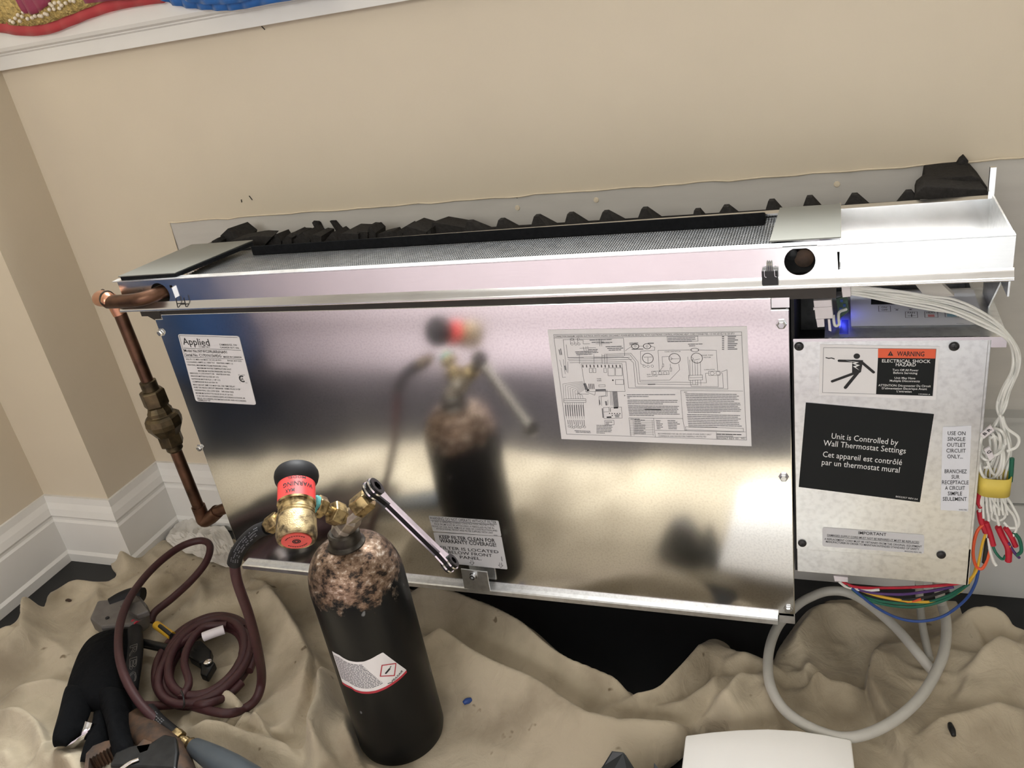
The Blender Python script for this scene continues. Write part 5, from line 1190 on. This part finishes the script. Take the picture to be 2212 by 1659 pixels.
# cuff band with outlined lettering, and small red tag
cf = tube('cuff_band', [gz(292,1362,.018),gz(293,1395,.024),gz(290,1430,.026),gz(285,1462,.024),gz(281,1490,.018)], .0105, m_blkmatte, GL, n=12)
tag_ = tube('red_tag', [gz(282,1350,.016),gz(290,1348,.017),gz(297,1352,.016)], .0075, m_inkred, GL, n=10)
g = Geo()
for b_, (u0, v0, u1, v1) in (('R',(281,1396,280,1418)),('B',(280,1424,279,1448)),('C',(279,1454,277,1476))):
    Vt, Ft = text_tris(b_); A = gz(u0,v0,.0368); B = gz(u1,v1,.0368); d = B-A; up = np.cross([0,0,1.0], d); mn, mx = Vt[:,0].min(), Vt[:,0].max()
    # letter outlines only
    from collections import Counter
    ec = Counter(tuple(sorted((f[i], f[(i+1)%len(f)]))) for f in Ft for i in range(len(f)))
    for (i, j), c_ in ec.items():
        if c_ == 1: tube_geo([A+d*(Vt[i,0]-mn)/(mx-mn)+up/np.linalg.norm(up)*Vt[i,1]*.014, A+d*(Vt[j,0]-mn)/(mx-mn)+up/np.linalg.norm(up)*Vt[j,1]*.014], .00035, g, 4, 1, False)
g.mk('lettering', m_greytool, GL)

# grey cast tool with black handle, above the glove
GT = thing('grey_tool', tuple(PZ(275,1335,-.095)), 'grey cast hand tool with black grip lying above the glove', 'tool')
P = [gz(u,v,.0) for u,v in [(205,1362),(222,1322),(262,1318),(310,1308),(328,1330),(326,1355),(300,1375),(230,1380)]]
Geo().extrude(P, (0,0,.024)).mk('tool_body', m_greytool, GT, bevel=.004)
P = [gz(u,v,.024) for u,v in [(262,1318),(310,1308),(326,1330),(300,1340)]]
Geo().extrude(P, (0,0,.010)).mk('tool_block', m_greytool, GT, bevel=.002)
lathe_geo([(.003,0),(.003,.001)], gz(232,1335,.0245), (0,0,1), 12).mk('tool_hole', m_black, GT)
tube('tool_grip', [gz(240,1306,.018),gz(262,1294,.020),gz(290,1284,.020),gz(310,1284,.018)], lambda t: .0115-.002*abs(t-.5), m_blkmatte, GT, n=14)

# yellow-handled pliers lying under the hose coil
PL = thing('pliers', tuple(PZ(400,1400,-.095)), 'dark iron pliers with yellow and black handle lying under the coiled hose', 'pliers')
tube('handle_grip', [gz(338,1350,.012),gz(352,1360,.013),gz(372,1374,.012)], .0062, m_wyel, PL, n=12)
tube('handle_inlay', [gz(345,1352,.018),gz(358,1362,.019),gz(370,1372,.018)], .0030, m_wblk, PL, n=8)
tube('handle_arm', [gz(300,1388,.008),gz(340,1396,.009),gz(390,1406,.009),gz(420,1415,.008)], .0065, m_blackiron, PL, n=10)
tube('handle_arm', [gz(368,1372,.010),gz(400,1396,.010),gz(430,1415,.009)], .0055, m_blackiron, PL, n=10)
P = [gz(u,v,.0) for u,v in [(412,1405),(440,1398),(462,1420),(460,1440),(436,1448),(415,1435)]]
Geo().extrude(P, (0,0,.014)).mk('jaw', m_blackiron, PL, bevel=.002)
P = [gz(u,v,.0) for u,v in [(440,1440),(455,1432),(470,1445),(452,1475),(438,1470)]]
Geo().extrude(P, (0,0,.012)).mk('jaw', m_blackiron, PL, bevel=.002)
lathe('pivot', [(.0055,0),(.0055,.002),(.003,.003)], gz(449,1431,.014), (0,0,1), m_chrome, PL, n=16)

# bright metal tube end showing between the glove fingers
ST = thing('steel_tube', tuple(PZ(175,1600,-.095)), 'short shiny steel tube peeking out between the glove fingers', 'tube')
tube('tube_body', [gz(196,1560,.022),gz(188,1578,.016),gz(170,1592,.010),gz(150,1606,.006)], .0085, m_chrome, ST, n=16)

# rusty pipe wrench at the lower edge
PWR = thing('pipe_wrench', tuple(PZ(300,1640,-.095)), 'rusty iron pipe wrench with toothed jaw at the bottom edge of the picture', 'wrench')
jaw = []
base = [(195,1668),(205,1640),(235,1628),(262,1622)]
teeth = [(250+ -5*0,1628)]
P = [(196,1690),(200,1655),(215,1638),(240,1628),(268,1622)]
for k in range(9):
    u = 272-k*7.4; v = 1632+k*4.2; P += [(u, v), (u-5.4, v-1.0)]
P += [(205,1690)]
Geo().extrude([gz(u,v,.004) for u,v in P], (0,0,.022)).mk('toothed_jaw', m_rust, PWR, bevel=.0006)
tube('jaw_shank', [gz(300,1560,.006),gz(325,1590,.012),gz(348,1612,.014),gz(372,1640,.012),gz(390,1690,.010)], .020, m_rust, PWR, n=14)
P = [gz(u,v,.020) for u,v in [(300,1632),(318,1612),(338,1618),(330,1640),(308,1648)]]
Geo().extrude(P, (0,0,.014)).mk('jaw_nut', m_rust, PWR, bevel=.002)
P = [gz(u,v,.004) for u,v in [(255,1692),(268,1662),(300,1648),(345,1640),(372,1622),(398,1628),(402,1660),(398,1700)]]
Geo().extrude(P, (0,0,.030)).mk('jaw_frame', m_blackiron, PWR, bevel=.003)
tube('edge_plate', [gz(252,1668,.034),gz(280,1648,.036),gz(300,1640,.036)], .0022, m_chrome, PWR, n=8)

# ================================================================== DARK PLASTIC, PAPER AND BITS
dk = thing('plastic_debris', tuple(PZ(1350,1660,-.10)), 'jagged dark plastic piece standing at the bottom edge left of the white paper', 'debris')
c = np.array([.597,-.195,ZF])
P = [(.548,-.232),(.560,-.205),(.585,-.190),(.612,-.188),(.630,-.205),(.640,-.250),(.610,-.290),(.560,-.280)]
apx = [(x_, y_+.003, z_+.003) for x_, y_, z_ in [(.570,-.215,-.055),(.580,-.205,-.044),(.588,-.196,-.032),(.601,-.196,-.031),(.612,-.203,-.044),(.615,-.225,-.05),(.600,-.250,-.048),(.580,-.245,-.05)]]
Geo().add([(x,y,ZF) for x,y in P]+apx, [tuple(range(8))[::-1], tuple(range(8,16))]+[(i,(i+1)%8,8+(i+1)%8,8+i) for i in range(8)]).mk('shell', m_debris, dk, bevel=.002)
Geo().add([(.628,-.196,ZF),(.648,-.200,ZF),(.650,-.235,ZF),(.626,-.230,ZF),(.633,-.199,-.030),(.638,-.203,-.032),(.637,-.215,-.034)], [(0,3,2,1),(0,1,5,4),(1,2,6,5),(2,3,6),(3,0,4,6),(4,5,6)]).mk('spike', m_debris, dk)
# white paper pad
pp = []; zz = -.062
ed = [PZ(u,v,zz) for u,v in [(1485,1604),(1540,1601),(1600,1599),(1660,1598),(1720,1600),(1780,1606),(1836,1613)]]
back = [e+np.array([.012 if False else .0,-.20,-.02]) for e in ed]
back = [np.array([.665+(.84-.665)*i/6, -.36, -.080+.006*math.sin(i)]) for i in range(7)]
V = []; F = []; R2 = 10
for j in range(R2+1):
    t = j/R2
    for i in range(7):
        p = ed[i]*(1-t)+back[i]*t; p = p+np.array([0,0,.006*math.sin(math.pi*i/6)*(1-t)]); V.append(p)
for j in range(R2):
    for i in range(6): F.append((j*7+i, j*7+i+1, (j+1)*7+i+1, (j+1)*7+i))
o = mk('paper_towel', V, F, m_paper, None, smooth=True); so = o.modifiers.new('t','SOLIDIFY'); so.thickness = .012; so.offset = -1
bv = o.modifiers.new('b','BEVEL'); bv.width = .002; bv.segments = 2
tag(o, 'folded white paper lying on the cloth at the bottom right edge', 'paper')
def bit(name, u, v, m, label, cat, L=.010, r=.0025, ang=.6):
    p = PZ(u, v, -.085); z = ch(p[0], p[1])+r; q = PZ(u, v, z); d = np.array([math.cos(ang), math.sin(ang), 0])*L/2
    return tag(tube_geo([q-d, q-d*.3+np.array([0,0,.001]), q+d*.4, q+d], lambda t: r*(.75+.4*math.sin(math.pi*t)), None, 8, 3).mk(name, m, None, smooth=True), label, cat)
bit('wire_nut', 1010, 1515, m_wblue, 'tiny blue wire stub on the cloth right of the cylinder', 'wire stub', .011, .0032, .8)
bit('debris_bit', 2056, 1576, m_blackiron, 'small dark crumb on the cloth at the lower right', 'debris', .016, .003, 1.7)
bit('debris_bit', 148, 1297, m_rust, 'tiny brown scrap on the cloth at the far left', 'debris', .010, .002, .1)

# ================================================================== POWER CORD LOOP
cz = lambda u, v, up=.0: HZ(u, v, up+.002)
CO = thing('power_cord', tuple(PZ(1850,1440,-.10)), 'thick grey-white power cord lying in a loop under the control box', 'cord')
zo = (1560,1160,.3007)
def zpt(L_, z_): return [cz(zo[0]+a*zo[2], zo[1]+b*zo[2], z_(i/(len(L_)-1)) if callable(z_) else z_) for i, (a, b) in enumerate(L_)]
main = [(1545,330),(1575,470),(1608,600),(1605,760),(1560,920),(1440,1130),(1270,1295),(1060,1408),(860,1440),(650,1378),(455,1250),(352,1085),(328,920),(350,760),(415,620),(540,490),(640,430),(760,390),(900,400),(1050,480),(1250,655),(1400,830),(1505,955),(1560,1010)]
def up_main(t): return .020+.012*math.sin(math.pi*min(t/.62,1))
Pm = zpt(main, up_main)
Pm[0] = PY(zo[0]+1545*zo[2], zo[1]+300*zo[2], .06); Pm[-1] = cz(zo[0]+1540*zo[2], zo[1]+1000*zo[2], .006); Pm[-2] = cz(zo[0]+1505*zo[2], zo[1]+955*zo[2], .012)
tube('cord', Pm, .0058, m_cord, CO, n=12, per=6)
tube('cord_tail', [PY(zo[0]+1415*zo[2], zo[1]+330*zo[2], .06)]+zpt([(1420,470),(1440,640),(1490,880)], .012), .0045, m_cord, CO, n=10)

# ================================================================== WIRING
WH = thing('wire_harness', tuple(PY(2150,1050,.02)), 'white wire harness tied in a bundle with yellow tape beside the control box', 'wiring')
Geo().extrude([PY(u,v,.000) for u,v in [(1817,617),(1837,615),(1838,641),(1820,643)]][::-1], (0,.012,0)).mk('plug', m_connector, WH, bevel=.0005)
for k in range(7):
    j = k-3; q = random.Random(200+k); w = lambda a: q.uniform(-a, a); dv = j*4.8
    P = [PY(1834,627+j*2.6,.004), PY(1880,633+j*3.4+w(1),.001+w(.002)), PY(1950,643+j*4.6+w(2),-.002+w(.003)), PY(2010,652+dv+w(3),-.003+w(.003)), PY(2060,664+dv+w(3),-.004+w(.003)), PY(2115,686+dv+w(2),-.004+w(.003)), PY(2165+j,716+dv*.8,-.002+w(.003)), PY(2193-j*2.2,756,.003+w(.003)), PY(2193-j*2.4,800,.006+w(.004)), PY(2172-j*3.0,845,.008+w(.004)), PY(2162-j*2.6,885,.010+w(.004)), PY(2158+j*6.0,930,.012+w(.004)), PY(2162+j*7.5+w(4),975,.012+w(.005)), PY(2148+j*8.5+w(3),1018,.012+w(.004)), PY(2147+j*7.5,1045,.012+w(.003)), PY(2147+j*8,1078,.012), PY(2150+j*8.5,1110+q.uniform(-6,18),.010)]
    tube('wire', P, .00118, m_wirewhite, WH, n=7, per=5)
for k, (cx_, cy_, rx, ry, rot) in enumerate([(2138,960,22,34,.25),(2133,972,17,38,.15),(2145,955,26,30,.4),(2150,985,18,42,-.1),(2140,990,24,46,.1)]):
    P = [PY(cx_+rx*math.cos(t)*math.cos(rot)-ry*math.sin(t)*math.sin(rot), cy_+rx*math.cos(t)*math.sin(rot)+ry*math.sin(t)*math.cos(rot), .006+.004*math.sin(3*t+k)) for t in np.linspace(-2.6+k*.2, 2.9+k*.2, 14)]
    tube('wire', P, .00145, m_wirewhite, WH, n=7, per=4)
for pts in [[(2165,900),(2175,925),(2200,945),(2196,965),(2175,975)],[(2160,895),(2168,925),(2172,960)]]: tube('wire', [PY(u,v,.006) for u,v in pts], .00145, m_wirewhite, WH, n=7)
# marker tags
for pts, tx_ in (([(2118,938),(2140,919),(2148,930),(2125,948)],'B R'),([(2126,972),(2138,965),(2148,988),(2138,996)],'G')):
    o = Geo().extrude([PY(u,v,.000) for u,v in pts][::-1], (0,.002,0)).mk('marker_tag', m_connector, WH)
    Dm = planar((0,0,1), -.0003, o); Vt, Ft = text_tris(tx_, .02); A = Dm.ab((pts[0][0]*.7+pts[3][0]*.3, pts[0][1]*.7+pts[3][1]*.3)); B_ = Dm.ab((pts[1][0]*.7+pts[2][0]*.3, pts[1][1]*.7+pts[2][1]*.3)); d = B_-A; n_ = np.array([-d[1], d[0]])/np.linalg.norm(d)
    mn, mx = Vt[:,0].min(), Vt[:,0].max(); mk('lettering', [(*(q:=A+d*(.15+.7*(x-mn)/(mx-mn))+n_*(-.002+y*.004))[:1], -.0005, q[1]) for x, y in Vt], Ft, m_ink, o)
# yellow tape band
tp = []; c = PY(2147,1043,.012); hw = np.linalg.norm(PY(2184,1043,.012)-PY(2111,1043,.012))/2; th = np.linalg.norm(PY(2147,1062,.012)-PY(2147,1024,.012))
g = Geo(); Vt = []; n_ = 28
for z_ in (-th/2, th/2):
    for k in range(n_): a = 2*math.pi*k/n_; s_ = abs(math.cos(a))**.6*math.copysign(1, math.cos(a)); Vt.append((c[0]+hw*s_, c[1]+.011*abs(math.sin(a))**.8*math.copysign(1, math.sin(a)), c[2]+z_-.03*hw*s_))
g.add(Vt, [(k,(k+1)%n_,n_+(k+1)%n_,n_+k) for k in range(n_)]); o = g.mk('tape_band', m_tape, WH, smooth=True); so = o.modifiers.new('t','SOLIDIFY'); so.thickness = .0012
# lower loops and crimped ends below the tape
for pts, mm, rr in [([(2120,1064),(2118,1090),(2116,1108)],m_wirewhite,.0014),([(2130,1064),(2133,1095),(2136,1125)],m_wirewhite,.0014),([(2140,1064),(2150,1100),(2158,1135)],m_wirewhite,.0014),
   ([(2138,1064),(2150,1090),(2168,1105),(2170,1118),(2155,1125),(2142,1118),(2146,1095),(2152,1066)],m_wirewhite,.0013),([(2160,1064),(2175,1095),(2190,1115),(2196,1140),(2188,1158)],m_wirewhite,.0013),([(2168,1064),(2185,1090),(2200,1120),(2198,1138),(2180,1140),(2168,1128)],m_wirewhite,.0013),
   ([(2118,1060),(2112,1080),(2118,1096)],m_wcrim,0.0023),([(2116,1104),(2120,1125),(2130,1150)],m_wcrim,0.0030),([(2130,1128),(2138,1150),(2146,1178)],m_wcrim,0.0026),([(2156,1138),(2166,1160),(2178,1185),(2178,1212)],m_wcrim,0.0032),([(2172,1140),(2184,1158),(2194,1180)],m_wcrim,0.0026),
   ([(2128,1128),(2110,1150),(2102,1190),(2108,1222),(2122,1228),(2134,1205),(2138,1180)],m_wora,.0016),([(2132,1145),(2122,1175),(2116,1205),(2108,1235),(2092,1255)],m_wyel,.0014),([(2136,1150),(2130,1185),(2126,1215)],m_wblk,.0024),
   ([(2132,1152),(2138,1185),(2146,1212),(2152,1222)],m_wirewhite,.0016),([(2142,1170),(2150,1192),(2165,1208),(2172,1200)],m_wgreen,.0014),([(2190,1150),(2202,1165),(2206,1190),(2196,1200)],m_wgreen,.0018),([(2178,1172),(2190,1192),(2202,1205)],m_wpurp,.0015),([(2180,1178),(2186,1190),(2188,1196)],m_wyel,.0018),([(2186,990),(2184,1020),(2182,1040)],m_wgreen,.0022)]:
    tube('crimp_sleeve' if mm is m_wcrim else 'wire', [PY(u,v,.010+.004*random.random()) for u,v in pts], rr, mm, WH, n=7, per=5)

CW = thing('coloured_wires', tuple(PY(1950,1270,.02)), 'bundle of coloured wires sagging below the control box', 'wiring')
for pts, mm in [([(1816,1256),(1850,1268),(1910,1270),(1980,1268),(2060,1262),(2092,1255)],m_wcrim),([(1812,1256),(1830,1268),(1865,1275),(1900,1274)],m_wirewhite),([(1822,1258),(1870,1278),(1940,1284),(2000,1278),(2060,1268)],m_wpurp),
   ([(1828,1262),(1870,1290),(1930,1302),(1990,1303),(2040,1290),(2085,1266)],m_wgreen),([(1832,1266),(1875,1296),(1940,1310),(1995,1309),(2050,1292),(2092,1262)],m_wgreen),([(1850,1272),(1900,1288),(1960,1298),(2020,1299),(2070,1280),(2100,1248),(2110,1220)],m_wyel),
   ([(1835,1264),(1880,1286),(1940,1296),(2000,1290),(2050,1275)],m_wblk),([(1840,1270),(1890,1310),(1940,1335),(1990,1342),(2040,1330),(2085,1296),(2106,1262),(2114,1230)],m_wblue),([(1860,1276),(1920,1296),(1960,1300),(1990,1294)],m_wora)]:
    tube('wire', [PY(u,v,.020+.006*random.random()) for u,v in pts], .0016, mm, CW, n=7, per=6)

# ================================================================== FABRICS ON THE SILL
ys_ = YW-.026
def drape(name, px, topz, y, m, parent, thick=.012, wob=.003, seed=1):
    P = [PY(u, v, y) for u, v in px]; r = np.random.RandomState(seed); n = 8; V = []; F = []; k = len(P)
    for j in range(n+1):
        t = j/n
        for i, p in enumerate(P):
            z = p[2]*(1-t)+topz*t; V.append((p[0], y-wob*math.sin(i*1.3+seed+t*2)*(1-.3*t)-.004*math.sin(math.pi*t)+.10*max(0,t-.8)*1.2, z))
    for j in range(n):
        for i in range(k-1): F.append((j*k+i, j*k+i+1, (j+1)*k+i+1, (j+1)*k+i))
    o = mk(name, V, F, m, parent, smooth=True); so = o.modifiers.new('t','SOLIDIFY'); so.thickness = thick; so.offset = 1
    return o
def interp(pts, n=24):
    Q = catmull([np.array(p, float) for p in pts], 6); return [tuple(q) for q in Q]
EC = thing('embroidered_cloth', tuple(PY(130,40,ys_)), 'gold embroidered red and plum cloth with pearl beads draped over the window sill', 'cloth')
lower = interp([(-60,62),(0,68),(60,76),(110,72),(150,58),(200,38),(250,22),(300,12),(360,4)])
drape('red_hem', lower, .795, ys_, m_redcloth, EC, .004, .0015)
up1 = [(u-4, v-12) for u, v in interp([(-60,58),(5,60),(60,66),(105,62),(145,48),(195,28),(240,12),(300,0),(350,-8)])]
drape('gold_border', up1, .80, ys_-.004, m_gold, EC, .005, .002)
up2 = [(u, v-4) for u, v in interp([(48,18),(60,32),(85,30),(108,10),(120,-10)])]
drape('plum_panel', up2, .80, ys_-.010, m_purplecloth, EC, .004, .002)
up3 = interp([(190,6),(240,0),(300,-6),(360,-16)])
drape('plum_panel', up3, .80, ys_-.010, m_purplecloth, EC, .004, .002)
g = Geo(); rr_ = random.Random(5)
for (u, v) in [(22,44),(32,38),(42,44),(50,36),(58,40),(68,40),(76,36),(85,34),(92,36),(98,28),(106,22),(112,14),(118,8),(104,30),(110,10),(126,4),(134,10),(142,6),(118,18),(128,16),(150,2),(160,4),(30,50),(40,32),(52,26)]:
    c = PY(u+rr_.uniform(-2,2), v+rr_.uniform(-2,2), ys_-.014); lathe_geo([(.0004,-.0028),(.0020,-.0020),(.0028,0),(.0020,.0020),(.0004,.0028)], c, (0,-1,0), 8, g)
tag(g.mk('pearl_beads', m_pearl, EC, smooth=True), kind='stuff')
BC = thing('blue_cloth', tuple(PY(480,10,ys_)), 'bright blue satin cloth hanging over the window sill beside the embroidered cloth', 'cloth')
drape('cloth_fold', interp([(345,-6),(375,8),(410,16),(450,20),(490,22),(530,18),(580,8),(640,-2),(720,-14)]), .80, ys_-.002, m_bluecloth, BC, .004, .003, 4)
drape('cloth_fold', interp([(380,-12),(420,4),(470,8),(520,4),(560,-8)]), .80, ys_-.010, m_bluecloth, BC, .004, .003, 7)

# ================================================================== REST OF THE ROOM (seen mirrored in the steel)
BD = thing('bed', (.6,-1.5,ZF), 'low bed with pale pink sheet, mirrored in the upper steel panel', 'bed')
Geo().box(-.55,1.9,-2.3,-.84,ZF,.02).mk('bed_base', m_bed, BD, bevel=.01)
Geo().box(-.56,1.91,-2.31,-.82,.0,.30).mk('mattress', m_bed, BD, bevel=.04)
Geo().box(.70,1.6,-1.9,-.80,.02,.34).mk('duvet', m_duvet, BD, bevel=.04)
o = Geo().box(-1.5,-.60,-1.7,-.72,ZF,.42).mk('blue_blanket', m_blanket, None, bevel=.05); tag(o, 'folded blue blanket pile, mirrored at the left end of the steel', 'blanket')
